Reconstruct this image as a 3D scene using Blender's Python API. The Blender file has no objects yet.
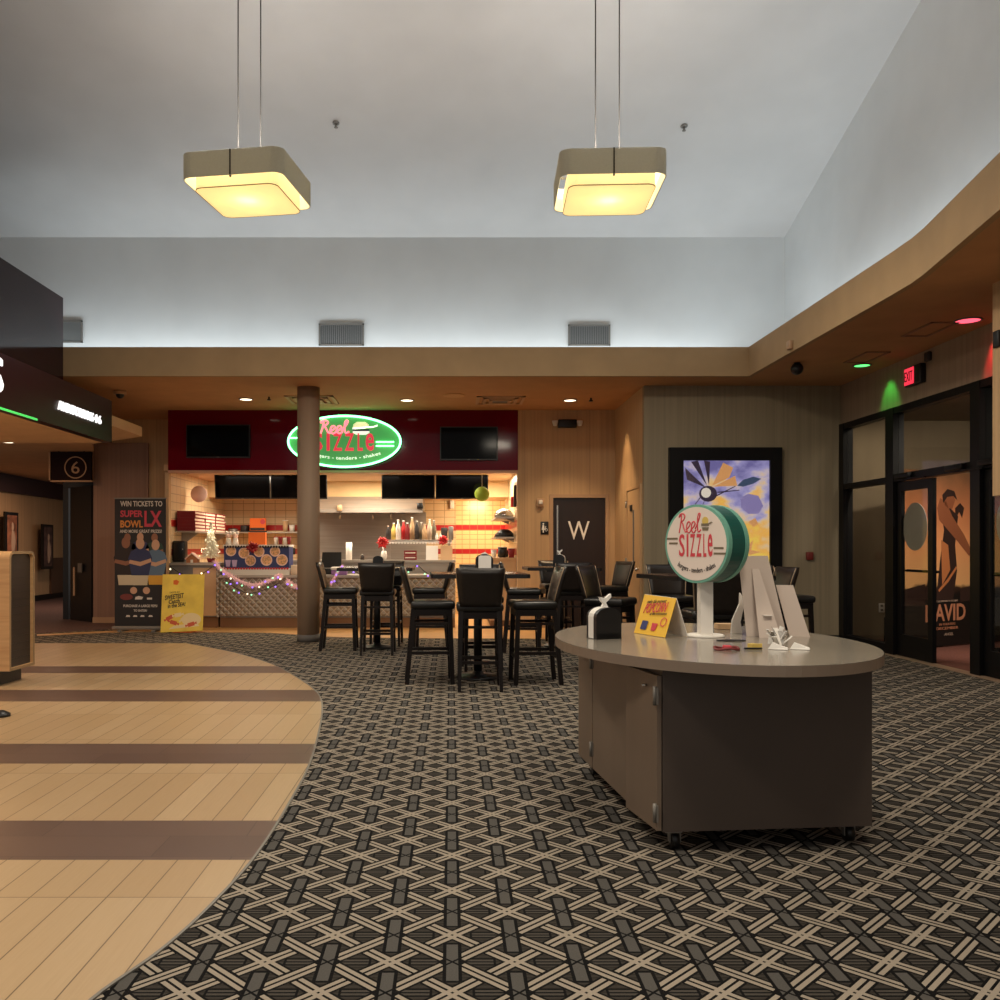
import bpy, bmesh, math, random
from mathutils import Vector, Matrix
random.seed(7)
scn = bpy.context.scene
COL = scn.collection
PI = math.pi
R = math.radians
F, HX, HY, EYE = 900.0, 451.0, 548.0, 1.3     # focal length in pixels, vanishing point, eye height

def at(x, y, Y):                               # photo pixel at depth Y -> world point
    return Vector(((x-HX)*Y/F, Y, EYE-(y-HY)*Y/F))
def ground(x, y):
    Y = F*EYE/(y-HY)
    return Vector(((x-HX)*Y/F, Y, 0))
def lin(v):
    v /= 255.0
    return v/12.92 if v <= .04045 else ((v+.055)/1.055)**2.4
def rgb(r, g, b): return (lin(r), lin(g), lin(b), 1)

# ------------------------------------------------------------------ materials
MATS = {}
def mat(name, col, rough=.6, metal=0, emit=None, es=0, spec=.5, alpha=None, trans=0, coat=0):
    m = bpy.data.materials.new(name); m.use_nodes = True
    b = m.node_tree.nodes['Principled BSDF']
    b.inputs['Base Color'].default_value = col
    b.inputs['Roughness'].default_value = rough
    b.inputs['Metallic'].default_value = metal
    b.inputs['Specular IOR Level'].default_value = spec
    if emit:
        b.inputs['Emission Color'].default_value = emit
        b.inputs['Emission Strength'].default_value = es
    if trans: b.inputs['Transmission Weight'].default_value = trans
    if coat: b.inputs['Coat Weight'].default_value = coat
    MATS[name] = m
    return m
class NT:
    """small helper to write shader maths"""
    def __init__(s, m): s.nt = m.node_tree; s.n = s.nt.nodes; s.b = s.n['Principled BSDF']
    def node(s, t, **kw):
        n = s.n.new(t)
        for k, v in kw.items(): setattr(n, k, v)
        return n
    def link(s, a, b): s.nt.links.new(a, b)
    def m(s, op, a, b=None, c=None):
        n = s.n.new('ShaderNodeMath'); n.operation = op
        for i, v in enumerate((a, b, c)):
            if v is None: continue
            if isinstance(v, (int, float)): n.inputs[i].default_value = v
            else: s.link(v, n.inputs[i])
        return n.outputs[0]
    def lt(s, a, b): return s.m('LESS_THAN', a, b)
    def gt(s, a, b): return s.m('GREATER_THAN', a, b)
    def andm(s, a, b): return s.m('MULTIPLY', a, b)
    def orm(s, a, b): return s.m('MAXIMUM', a, b)
    def mix(s, f, a, b):
        n = s.n.new('ShaderNodeMix'); n.data_type = 'RGBA'
        if isinstance(f, (int, float)): n.inputs[0].default_value = f
        else: s.link(f, n.inputs[0])
        for i, v in ((6, a), (7, b)):
            if isinstance(v, tuple): n.inputs[i].default_value = v
            else: s.link(v, n.inputs[i])
        return n.outputs[2]
    def pos(s):
        g = s.n.new('ShaderNodeNewGeometry'); x = s.n.new('ShaderNodeSeparateXYZ')
        s.link(g.outputs['Position'], x.inputs[0]); return g.outputs['Position'], x.outputs
    def scaled(s, vec, sc):
        n = s.n.new('ShaderNodeVectorMath'); n.operation = 'MULTIPLY'
        s.link(vec, n.inputs[0]); n.inputs[1].default_value = sc; return n.outputs[0]
    def noise(s, vec, scale, detail=2):
        n = s.n.new('ShaderNodeTexNoise'); n.inputs['Scale'].default_value = scale; n.inputs['Detail'].default_value = detail
        s.link(vec, n.inputs['Vector']); return n.outputs['Fac']
    def comb(s, x, y, z):
        n = s.n.new('ShaderNodeCombineXYZ')
        for i, v in enumerate((x, y, z)):
            if isinstance(v, (int, float)): n.inputs[i].default_value = v
            else: s.link(v, n.inputs[i])
        return n.outputs[0]
    def ramp(s, f, stops):
        n = s.n.new('ShaderNodeValToRGB'); e = n.color_ramp.elements
        while len(e) < len(stops): e.new(.5)
        for i, (p, c) in enumerate(stops): e[i].position = p; e[i].color = c
        s.link(f, n.inputs[0]); return n.outputs[0]
    def base(s, c): s.link(c, s.b.inputs['Base Color'])
    def bump(s, h, dist=.01, strength=.5):
        n = s.n.new('ShaderNodeBump'); n.inputs['Distance'].default_value = dist; n.inputs['Strength'].default_value = strength
        s.link(h, n.inputs['Height']); s.link(n.outputs[0], s.b.inputs['Normal'])

def noisy(name, col, rough, sc=(6, 6, 6), amt=.12, metal=0, **kw):
    m = mat(name, col, rough, metal, **kw); t = NT(m); p, _ = t.pos()
    f = t.noise(t.scaled(p, sc), 1.0, 3)
    d = tuple(c*(1-amt*2.2) for c in col[:3])+(1,); l = tuple(min(1, c*(1+amt*1.8)) for c in col[:3])+(1,)
    t.base(t.ramp(f, [(.3, d), (.7, l)]))
    return m
def wallpaper(name, col):
    m = mat(name, col, .7); t = NT(m); p, x = t.pos()
    f = t.noise(t.scaled(p, (26, 26, .25)), 1.0, 3)
    d = tuple(c*.90 for c in col[:3])+(1,); l = tuple(min(1, c*1.09) for c in col[:3])+(1,)
    a = t.ramp(f, [(.32, d), (.68, l)])
    seam = t.m('FRACT', t.m('MULTIPLY', t.m('ADD', x[0], x[1]), .95))
    t.base(t.mix(t.m('MULTIPLY', t.lt(seam, .014), .35), a, tuple(c*.6 for c in col[:3])+(1,)))
    return m
def tilewall(name, col, grout, w, h, axis=0):
    m = mat(name, col, .28); t = NT(m); p, x = t.pos()
    u = t.m('FRACT', t.m('DIVIDE', t.m('ADD', x[axis], 50), w)); v = t.m('FRACT', t.m('DIVIDE', x[2], h))
    g = t.orm(t.lt(u, .011/w), t.lt(v, .011/h))
    st = t.orm(t.andm(t.gt(x[2], 1.655), t.lt(x[2], 1.765)), t.andm(t.gt(x[2], 1.18), t.lt(x[2], 1.285)))
    c = t.mix(st, col, rgb(176, 28, 26))
    t.base(t.mix(t.m('MULTIPLY', g, .75), c, grout))
    return m

def carpet(name, tint=1.0):
    m = mat(name, (0.1, .1, .1, 1), .95, spec=.1); t = NT(m); p, x = t.pos()
    S = .196
    u = t.m('DIVIDE', t.m('ADD', x[0], -.004), S); v = t.m('DIVIDE', t.m('ADD', x[1], -3.023), S)
    tri = lambda q: t.m('ABSOLUTE', t.m('SUBTRACT', t.m('FLOORED_MODULO', q, 2.0), 1.0))   # 0 at odd, 1 at even
    a = t.m('ADD', u, v); b = t.m('SUBTRACT', u, v)
    fa, fb = tri(a), tri(b)
    ea, eb = t.m('SUBTRACT', 1.0, fa), t.m('SUBTRACT', 1.0, fb)
    band = lambda q, lo, hi: t.andm(t.gt(q, lo), t.lt(q, hi))
    # long strips between the plus nodes
    s1 = t.andm(band(fa, .032, .148), t.gt(fb, .25)); s2 = t.andm(band(fb, .032, .148), t.gt(fa, .25))
    o1 = t.andm(t.lt(fa, .21), t.gt(fb, .18)); o2 = t.andm(t.lt(fb, .21), t.gt(fa, .18))
    # arms of the crosses
    x1 = t.andm(band(ea, .032, .148), t.lt(eb, .77)); x2 = t.andm(band(eb, .032, .148), t.lt(ea, .77))
    q1 = t.andm(t.lt(ea, .21), t.lt(eb, .85)); q2 = t.andm(t.lt(eb, .21), t.lt(ea, .85))
    # vertical and horizontal bars centred on the plus nodes
    du = t.m('ABSOLUTE', t.m('SUBTRACT', t.m('FLOORED_MODULO', t.m('ADD', u, .5), 1.0), .5))
    dv = t.m('ABSOLUTE', t.m('SUBTRACT', t.m('FLOORED_MODULO', t.m('ADD', v, .5), 1.0), .5))
    ru = t.m('FLOOR', t.m('ADD', u, .5)); rv = t.m('FLOOR', t.m('ADD', v, .5))
    odd = t.gt(t.m('FLOORED_MODULO', t.m('ADD', ru, rv), 2.0), .5)
    lv = tri(t.m('SUBTRACT', v, ru)); lu = tri(t.m('SUBTRACT', u, rv))      # distance from the plus node along each bar
    vb = t.andm(t.lt(du, .095), t.lt(lv, .63)); vo = t.andm(t.lt(du, .152), t.lt(lv, .69))
    hb = t.andm(band(dv, .02, .08), t.lt(lu, .66)); ho = t.andm(t.lt(dv, .125), t.lt(lu, .70))
    K = lambda c: tuple(q*tint for q in c[:3])+(1,)
    black = K(rgb(19, 18, 18)); beige = K(rgb(176, 164, 148)); grey = K(rgb(96, 93, 89)); dark = K(rgb(66, 62, 57)); hbar = K(rgb(84, 79, 73))
    stripe = t.lt(t.m('FRACT', t.m('MULTIPLY', v, 9.0)), .35)
    c = t.mix(stripe, dark, K(rgb(52, 47, 42)))
    c = t.mix(ho, c, black); c = t.mix(hb, c, hbar)
    c = t.mix(t.orm(o1, o2), c, black); c = t.mix(t.orm(q1, q2), c, black)
    c = t.mix(t.orm(s1, s2), c, beige)
    c = t.mix(t.orm(x1, x2), c, beige)
    c = t.mix(vo, c, black)
    c = t.mix(vb, c, grey)
    node = t.andm(odd, t.lt(t.m('ABSOLUTE', t.m('SUBTRACT', du, dv)), .03))
    node = t.andm(node, t.andm(t.lt(du, .12), t.lt(dv, .12)))
    c = t.mix(node, c, black)
    f = t.noise(t.scaled(p, (160, 160, 160)), 1.0, 1)
    c = t.mix(t.m('MULTIPLY', f, .3), c, black)
    t.base(c); t.bump(f, .004, .4)
    return m
def planks(name):
    m = mat(name, (.6, .45, .28, 1), .36); t = NT(m); p, x = t.pos()
    n = t.node('ShaderNodeTexBrick'); n.offset = .37; n.offset_frequency = 1
    t.link(t.comb(x[1], x[0], 0.0), n.inputs['Vector'])
    n.inputs['Scale'].default_value = 1; n.inputs['Brick Width'].default_value = .92; n.inputs['Row Height'].default_value = .142
    n.inputs['Mortar Size'].default_value = .0028; n.inputs['Mortar Smooth'].default_value = .3; n.inputs['Bias'].default_value = 0
    n.inputs['Color1'].default_value = rgb(190, 163, 127); n.inputs['Color2'].default_value = rgb(177, 148, 111); n.inputs['Mortar'].default_value = rgb(92, 74, 52)
    n2 = t.node('ShaderNodeTexBrick'); n2.offset = .37
    t.link(t.comb(x[0], x[1], 0.0), n2.inputs['Vector'])
    n2.inputs['Scale'].default_value = 1; n2.inputs['Brick Width'].default_value = .92; n2.inputs['Row Height'].default_value = .27
    n2.inputs['Mortar Size'].default_value = .002; n2.inputs['Color1'].default_value = rgb(101, 78, 66); n2.inputs['Color2'].default_value = rgb(92, 70, 60); n2.inputs['Mortar'].default_value = rgb(66, 50, 42)
    g = t.noise(t.scaled(p, (110, 5, 1)), 1.0, 2)
    c1 = t.mix(t.m('MULTIPLY', g, .35), n.outputs['Color'], rgb(150, 120, 84))
    st = None
    for lo, hi in ((9.33, 9.87), (7.6, 8.22), (5.41, 5.96), (3.74, 4.28)):
        q = t.andm(t.gt(x[1], lo), t.lt(x[1], hi)); st = q if st is None else t.orm(st, q)
    t.base(t.mix(st, c1, n2.outputs['Color']))
    return m
def quilt(name):
    m = mat(name, rgb(170, 150, 126), .42, .35); t = NT(m); p, x = t.pos()
    a = t.m('DIVIDE', t.m('ADD', x[0], x[2]), .115); b = t.m('DIVIDE', t.m('SUBTRACT', x[0], x[2]), .115)
    tri = lambda q: t.m('ABSOLUTE', t.m('SUBTRACT', t.m('FLOORED_MODULO', q, 1.0), .5))
    h = t.m('MINIMUM', t.m('SUBTRACT', .5, tri(a)), t.m('SUBTRACT', .5, tri(b)))
    ln = t.lt(h, .05)
    t.base(t.mix(ln, rgb(150, 138, 122), rgb(190, 178, 160)))
    t.bump(h, .03, .8)
    return m
def woodgrain(name, a, b, axis=(3, 3, 40), rough=.45):
    m = mat(name, a, rough); t = NT(m); p, x = t.pos()
    t.base(t.ramp(t.noise(t.scaled(p, axis), 1.0, 4), [(.3, a), (.7, b)]))
    return m

M_ceil = noisy('matte_grey_ceiling_paint', rgb(196, 194, 192), .9, (1.5, 1.5, 1.5), .02)
M_upper = noisy('pale_clerestory_paint', rgb(206, 207, 206), .85, (1.5, 1.5, 1.5), .02)
M_fascia = noisy('tan_fascia_paint', rgb(172, 142, 104), .8, (3, 3, 3), .03)
M_soffit = noisy('brown_soffit_paint', rgb(192, 144, 100), .8, (3, 3, 3), .03)
M_cream = noisy('cream_soffit_paint', rgb(206, 170, 130), .8, (3, 3, 3), .03)
M_wall = wallpaper('tan_striped_wallpaper', rgb(190, 156, 116))
M_wall2 = wallpaper('olive_striped_wallpaper', rgb(146, 132, 108))
M_wallR = wallpaper('taupe_striped_wallpaper', rgb(152, 130, 108))
M_col = noisy('column_paint', rgb(158, 134, 112), .75, (8, 8, .4), .04)
M_maroon = mat('gloss_maroon_panel', rgb(106, 6, 26), .07, spec=.2)
M_darkmar = mat('gloss_dark_maroon_panel', rgb(46, 26, 30), .1, spec=.22)
M_signband = mat('dark_maroon_sign_band', rgb(44, 18, 22), .3, spec=.1)
M_carpet = carpet('geometric_carpet', .84)
M_purple = noisy('purple_corridor_carpet', rgb(92, 70, 66), .95, (30, 30, 1), .2)
M_planks = planks('wood_look_plank_tile')
M_tan = noisy('tan_floor_tile', rgb(206, 160, 104), .35, (3, 3, 3), .05)
M_tile = tilewall('cream_wall_tile', rgb(224, 196, 154), rgb(150, 112, 76), .214, .137)
M_tileS = tilewall('cream_side_wall_tile', rgb(224, 196, 154), rgb(150, 112, 76), .214, .137, 1)
M_tile2 = tilewall('small_cream_wall_tile', rgb(236, 196, 136), rgb(160, 112, 66), .155, .098)
M_black = mat('black_metal', rgb(16, 15, 16), .4)
M_frame = mat('black_anodised_frame', rgb(9, 8, 10), .45, spec=.25)
M_screen = mat('dark_screen_glass', rgb(8, 8, 9), .08, spec=.1)
M_plastic = mat('black_plastic', rgb(20, 20, 22), .35)
M_leather = noisy('dark_brown_leather', rgb(27, 20, 17), .38, (20, 20, 20), .12)
M_leatherS = noisy('black_leather', rgb(15, 13, 12), .36, (20, 20, 20), .12)
M_wood = woodgrain('espresso_wood', rgb(14, 8, 7), rgb(22, 13, 11)); M_wood.node_tree.nodes['Principled BSDF'].inputs['Specular IOR Level'].default_value = .28
M_piping = mat('beige_piping', rgb(150, 128, 104), .5)
M_top = woodgrain('dark_table_laminate', rgb(48, 30, 24), rgb(62, 40, 32), (20, 3, 3), .25)
M_white = mat('white_card', rgb(228, 222, 214), .7)
M_paper = mat('white_paper', rgb(236, 232, 226), .8)
M_grey = mat('grey_metal', rgb(128, 124, 118), .45, .4)
M_vent = mat('vent_grey', rgb(86, 86, 86), .6)
M_steel = noisy('stainless_steel', rgb(182, 172, 160), .38, (1, 1, 30), .05, metal=.6)
M_steelD = noisy('brushed_steel_wall', rgb(164, 154, 144), .4, (1, 1, 30), .05, metal=.35)
M_brown = mat('brown_toe_kick', rgb(128, 92, 60), .6)
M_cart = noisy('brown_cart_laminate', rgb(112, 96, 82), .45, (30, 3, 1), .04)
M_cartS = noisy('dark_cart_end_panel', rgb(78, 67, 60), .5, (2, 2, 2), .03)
M_carttop = noisy('grey_cart_laminate_top', rgb(142, 134, 122), .17, (3, 3, 3), .03, spec=.7)
M_carte = mat('cart_top_edge', rgb(128, 112, 98), .35)
M_red = mat('red_paint', rgb(190, 30, 34), .5)
M_teal = mat('dark_teal_plastic', rgb(18, 84, 78), .35)
M_tealL = mat('light_teal_rim', rgb(110, 170, 152), .4)
M_signwhite = mat('sign_face_white', rgb(230, 216, 206), .5)
M_pink = mat('coral_ink', rgb(206, 66, 78), .6)
M_olive = mat('olive_ink', rgb(116, 104, 84), .6)
M_ink = mat('dark_ink', rgb(46, 38, 36), .6)
M_cream2 = mat('mustard_ink', rgb(214, 184, 96), .6)
M_yellow = mat('yellow_print', rgb(240, 190, 60), .55)
M_yellow2 = noisy('yellow_poster_print', rgb(248, 212, 84), .5, (5, 5, 5), .06)
M_chrome = mat('bright_metal', rgb(200, 196, 190), .25, .9)
M_ltwood = woodgrain('light_kiosk_laminate', rgb(196, 152, 104), rgb(214, 172, 122), (2, 2, 34))
M_tanedge = mat('tan_kiosk_edge', rgb(150, 122, 88), .5)
M_kdark = mat('dark_kiosk_panel', rgb(40, 32, 30), .4)
M_door = woodgrain('dark_brown_door', rgb(28, 14, 13), rgb(34, 17, 15), (20, 20, 1), .45)
M_dframe = mat('tan_door_frame', rgb(176, 142, 110), .55)
M_beige = mat('beige_door_paint', rgb(196, 160, 118), .6)
M_orange = mat('orange_card', rgb(232, 110, 32), .6)
M_green = mat('lime_paper', rgb(150, 176, 50), .7)
M_pinkp = mat('pale_pink_paper', rgb(240, 204, 188), .7)
M_tinsel = mat('pink_tinsel', rgb(240, 208, 196), .5, emit=rgb(240, 170, 190), es=.12)
M_blue = mat('navy_print', rgb(48, 58, 110), .5)
M_food = noisy('food_picture', rgb(222, 172, 124), .6, (40, 40, 40), .2)
M_foam = mat('white_foam_board', rgb(206, 190, 178), .7)
M_glow = mat('warm_white_lens', (1, 1, 1, 1), .5, emit=(1, .82, .6, 1), es=4)
M_led = mat('white_sign_letters', (1, 1, 1, 1), .5, emit=(1, 1, 1, 1), es=1.15)
M_gled = mat('green_led', (.1, 1, .2, 1), .5, emit=(.12, 1, .2, 1), es=.32)
M_gtube = mat('green_neon_tube', (.3, 1, .5, 1), .4, emit=(.22, 1, .42, 1), es=4.6)
M_rtube = mat('pink_neon_tube', (1, .3, .4, 1), .4, emit=(1, .2, .26, 1), es=1.5)
M_rlet = mat('red_neon_letters', (1, .1, .15, 1), .4, emit=(1, .04, .09, 1), es=.62)
M_wlet = mat('white_neon_letters', (1, 1, .9, 1), .4, emit=(.95, 1, .85, 1), es=.9)
M_ylet = mat('cream_neon_letters', (1, .9, .5, 1), .4, emit=(1, .9, .5, 1), es=.75)
M_signgreen = mat('green_sign_face', rgb(96, 130, 80), .45, emit=(.07, .6, .14, 1), es=.42)
M_glens = mat('green_lamp_lens', (.2, 1, .3, 1), .5, emit=(.12, 1, .2, 1), es=2.0)
M_rlens = mat('red_lamp_lens', (1, .2, .3, 1), .5, emit=(1, .1, .16, 1), es=1.8)
M_exit = mat('exit_red', (1, .05, .1, 1), .5, emit=(1, .04, .08, 1), es=1.0)
M_bulbs = [mat('purple_bulb', (.4, .3, 1, 1), .4, emit=(.25, .12, 1, 1), es=2.2),
           mat('green_bulb', (.4, 1, .6, 1), .4, emit=(.3, 1, .5, 1), es=1.6),
           mat('warm_bulb', (1, .9, .7, 1), .4, emit=(1, .85, .5, 1), es=2.5)]
M_glass = None
def glassmat():
    m = bpy.data.materials.new('clear_door_glass'); m.use_nodes = True; nt = m.node_tree
    for n in list(nt.nodes): nt.nodes.remove(n)
    o = nt.nodes.new('ShaderNodeOutputMaterial'); mx = nt.nodes.new('ShaderNodeMixShader')
    tr = nt.nodes.new('ShaderNodeBsdfTransparent'); gl = nt.nodes.new('ShaderNodeBsdfGlossy'); fr = None
    gl.inputs['Roughness'].default_value = .02; tr.inputs['Color'].default_value = (.82, .82, .8, 1)
    g = nt.nodes.new('ShaderNodeNewGeometry'); d = nt.nodes.new('ShaderNodeVectorMath'); d.operation = 'DOT_PRODUCT'
    nt.links.new(g.outputs['Incoming'], d.inputs[0]); nt.links.new(g.outputs['Normal'], d.inputs[1]); last = d.outputs['Value']
    for op, v in (('ABSOLUTE', None), ('SUBTRACT', 1.0), ('POWER', 5.0), ('MULTIPLY', .5), ('ADD', .03)):
        q = nt.nodes.new('ShaderNodeMath'); q.operation = op
        if op == 'SUBTRACT': q.inputs[0].default_value = 1.0; nt.links.new(last, q.inputs[1])
        else:
            nt.links.new(last, q.inputs[0])
            if v is not None: q.inputs[1].default_value = v
        last = q.outputs[0]
    nt.links.new(last, mx.inputs[0]); nt.links.new(tr.outputs[0], mx.inputs[1]); nt.links.new(gl.outputs[0], mx.inputs[2]); nt.links.new(mx.outputs[0], o.inputs[0])
    return m
M_glass = glassmat()
def fabricmat():
    m = bpy.data.materials.new('grey_lamp_fabric'); m.use_nodes = True; nt = m.node_tree
    for n in list(nt.nodes): nt.nodes.remove(n)
    o = nt.nodes.new('ShaderNodeOutputMaterial'); mx = nt.nodes.new('ShaderNodeMixShader'); mx.inputs[0].default_value = .42
    d = nt.nodes.new('ShaderNodeBsdfDiffuse'); tl = nt.nodes.new('ShaderNodeBsdfTranslucent')
    g = nt.nodes.new('ShaderNodeNewGeometry'); ns = nt.nodes.new('ShaderNodeTexNoise'); ns.inputs['Scale'].default_value = 60
    rp = nt.nodes.new('ShaderNodeValToRGB'); rp.color_ramp.elements[0].color = rgb(186, 184, 178); rp.color_ramp.elements[1].color = rgb(208, 206, 200)
    nt.links.new(g.outputs['Position'], ns.inputs['Vector']); nt.links.new(ns.outputs['Fac'], rp.inputs[0]); nt.links.new(rp.outputs[0], d.inputs['Color'])
    tl.inputs['Color'].default_value = rgb(222, 218, 208)
    nt.links.new(d.outputs[0], mx.inputs[1]); nt.links.new(tl.outputs[0], mx.inputs[2]); nt.links.new(mx.outputs[0], o.inputs[0])
    return m
M_shade = fabricmat()
M_lining = mat('cream_lamp_lining', rgb(250, 240, 200), .8, emit=(1, .88, .56, 1), es=.7)  # emission stands in for the bulb's light falling on the lining
M_diff = mat('lamp_diffuser', rgb(240, 226, 170), .7, emit=(1, .88, .60, 1), es=.5)
_nt = M_diff.node_tree; _mx = _nt.nodes.new('ShaderNodeMixShader'); _mx.inputs[0].default_value = .6; _tl = _nt.nodes.new('ShaderNodeBsdfTranslucent'); _tl.inputs['Color'].default_value = rgb(250, 236, 186)
_nt.links.new(_nt.nodes['Principled BSDF'].outputs[0], _mx.inputs[1]); _nt.links.new(_tl.outputs[0], _mx.inputs[2]); _ad = _nt.nodes.new('ShaderNodeAddShader'); _em = _nt.nodes.new('ShaderNodeEmission')
_em.inputs[0].default_value = (1, .88, .60, 1); _em.inputs[1].default_value = .10; _nt.links.new(_mx.outputs[0], _ad.inputs[0]); _nt.links.new(_em.outputs[0], _ad.inputs[1]); _nt.links.new(_ad.outputs[0], _nt.nodes['Material Output'].inputs[0])

# ------------------------------------------------------------------ mesh builder
class MB:
    def __init__(s): s.bm = bmesh.new(); s.mi = 0
    def face(s, vs, smooth=False):
        try: f = s.bm.faces.new(vs)
        except ValueError: return
        f.material_index = s.mi; f.smooth = smooth
    def v(s, p): return s.bm.verts.new(p)
    def hexa(s, c):      # 8 corners: bottom 4, top 4
        v = [s.v(p) for p in c]
        for q in ((3, 2, 1, 0), (4, 5, 6, 7), (0, 1, 5, 4), (1, 2, 6, 5), (2, 3, 7, 6), (3, 0, 4, 7)): s.face([v[i] for i in q])
        return s
    def box(s, x0, x1, y0, y1, z0, z1):
        return s.hexa([(x0, y0, z0), (x1, y0, z0), (x1, y1, z0), (x0, y1, z0), (x0, y0, z1), (x1, y0, z1), (x1, y1, z1), (x0, y1, z1)])
    def rbox(s, x0, x1, y0, y1, z0, z1, r=.01, seg=2):
        t = bmesh.new(); bmesh.ops.create_cube(t, size=1)
        for v in t.verts:
            v.co = Vector(((x0+x1)/2+v.co.x*(x1-x0), (y0+y1)/2+v.co.y*(y1-y0), (z0+z1)/2+v.co.z*(z1-z0)))
        bmesh.ops.bevel(t, geom=t.edges[:], offset=r, segments=seg, affect='EDGES', profile=.5)
        s.merge(t, True); return s
    def merge(s, t, smooth=False, M=None):
        mp = {}
        for v in t.verts: mp[v] = s.v(M @ v.co if M else v.co)
        for f in t.faces: s.face([mp[v] for v in f.verts], smooth)
        t.free()
    def bar(s, p0, p1, w, d=None, w1=None, d1=None, up=Vector((0, 0, 1))):   # square bar between two points
        p0, p1 = Vector(p0), Vector(p1); d = d or w; w1 = w1 or w; d1 = d1 or d
        a = (p1-p0).normalized(); up = Vector(up)
        if abs(a.dot(up)) > .9: up = Vector((0, 1, 0))
        x = a.cross(up).normalized(); y = x.cross(a).normalized()
        c = []
        for p, ww, dd in ((p0, w, d), (p1, w1, d1)):
            for i, j in ((-1, -1), (1, -1), (1, 1), (-1, 1)): c.append(p+x*i*ww/2+y*j*dd/2)
        return s.hexa(c)
    def cyl(s, p0, p1, r0, r1=None, n=16, cap=True):
        return s.tube([p0, p1], [r0, r1 if r1 is not None else r0], n, cap)
    def tube(s, pts, r, n=8, cap=True, closed=False):
        pts = [Vector(p) for p in pts]; rings = []; k = len(pts)
        rr = r if isinstance(r, (list, tuple)) else [r]*k
        ref = None
        for i, p in enumerate(pts):
            a = pts[(i+1) % k] if (closed or i < k-1) else pts[i]
            b = pts[i-1] if (closed or i > 0) else pts[0]
            d = (a-b).normalized()
            if ref is None: ref = Vector((0, 0, 1)) if abs(d.z) < .9 else Vector((1, 0, 0))
            x = d.cross(ref)
            if x.length < 1e-4: x = d.cross(Vector((0, 1, 0)))
            x.normalize(); y = x.cross(d).normalized(); ref = y
            rings.append([s.v(p+(x*math.cos(2*PI*j/n)+y*math.sin(2*PI*j/n))*rr[i]) for j in range(n)])
        for i in range(k if closed else k-1):
            A, B = rings[i], rings[(i+1) % k]
            for j in range(n): s.face([A[j], A[(j+1) % n], B[(j+1) % n], B[j]], True)
        if cap and not closed: s.face(rings[0][::-1]); s.face(rings[-1])
        return s
    def lathe(s, prof, c=(0, 0, 0), n=24, axis=None, smooth=True):
        c = Vector(c); rings = []
        for r, z in prof:
            rings.append([s.v(c+Vector((r*math.cos(2*PI*j/n), r*math.sin(2*PI*j/n), z))) for j in range(n)])
        for A, B in zip(rings, rings[1:]):
            for j in range(n): s.face([A[j], A[(j+1) % n], B[(j+1) % n], B[j]], smooth)
        s.face(rings[0][::-1]); s.face(rings[-1]); return s
    def ball(s, c, r, sc=(1, 1, 1), sub=2):
        t = bmesh.new(); bmesh.ops.create_icosphere(t, subdivisions=sub, radius=r)
        s.merge(t, True, Matrix.Translation(Vector(c)) @ Matrix.Diagonal((*sc, 1))); return s
    def prism(s, poly, o, r, u, n, t0, t1):     # 2-D polygon on the plane (o, r, u), from t0 to t1 along n
        o, r, u, n = Vector(o), Vector(r), Vector(u), Vector(n)
        A = [s.v(o+r*a+u*b+n*t0) for a, b in poly]; B = [s.v(o+r*a+u*b+n*t1) for a, b in poly]
        s.face(A[::-1]); s.face(B)
        for i in range(len(A)): s.face([A[i], A[(i+1) % len(A)], B[(i+1) % len(A)], B[i]])
        return s
    def slab(s, poly, z0, z1): return s.prism(poly, (0, 0, 0), (1, 0, 0), (0, 1, 0), (0, 0, 1), z0, z1)
    def build(s, name, m, parent=None, world=True, kind=None):
        bmesh.ops.recalc_face_normals(s.bm, faces=s.bm.faces)
        o = parent
        if parent is not None and world:
            off = Vector(); q = parent
            while q is not None: off += q.location; q = q.parent
            for v in s.bm.verts: v.co -= off
        me = bpy.data.meshes.new(name); s.bm.to_mesh(me); s.bm.free()
        for mm in (m if isinstance(m, list) else [m]): me.materials.append(mm)
        o = bpy.data.objects.new(name, me); COL.objects.link(o)
        if parent is not None: o.parent = parent
        if kind: o['kind'] = kind
        return o

def tag(o, label, cat, group=None):
    o['label'] = label; o['category'] = cat
    if group: o['group'] = group
    return o
def thing(name, label, cat, loc=(0, 0, 0), rotz=0, group=None):
    o = bpy.data.objects.new(name, None); COL.objects.link(o); o.empty_display_size = .1
    o.location = loc; o.rotation_euler = (0, 0, rotz)
    return tag(o, label, cat, group)
def whole(name, mb, m, label, cat, group=None):      # a thing that is one mesh: origin moved to its base
    zs = [v.co for v in mb.bm.verts]
    c = Vector((sum(v.x for v in zs)/len(zs), sum(v.y for v in zs)/len(zs), min(v.z for v in zs)))
    for v in mb.bm.verts: v.co -= c
    o = mb.build(name, m); o.location = c
    return tag(o, label, cat, group)
def dup(root, loc, rotz=0, label=None, group=None):
    r = root.copy(); COL.objects.link(r); r.location = loc; r.rotation_euler = (0, 0, rotz)
    if label: r['label'] = label
    if group: r['group'] = group
    for ch in list(root.children):
        c = ch.copy(); COL.objects.link(c); c.parent = r
        for g in list(ch.children):
            d = g.copy(); COL.objects.link(d); d.parent = c
    return r
def struct(name, mb, m, parent=None):
    o = mb.build(name, m, parent)
    if parent is None: o['kind'] = 'structure'
    return o
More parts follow.
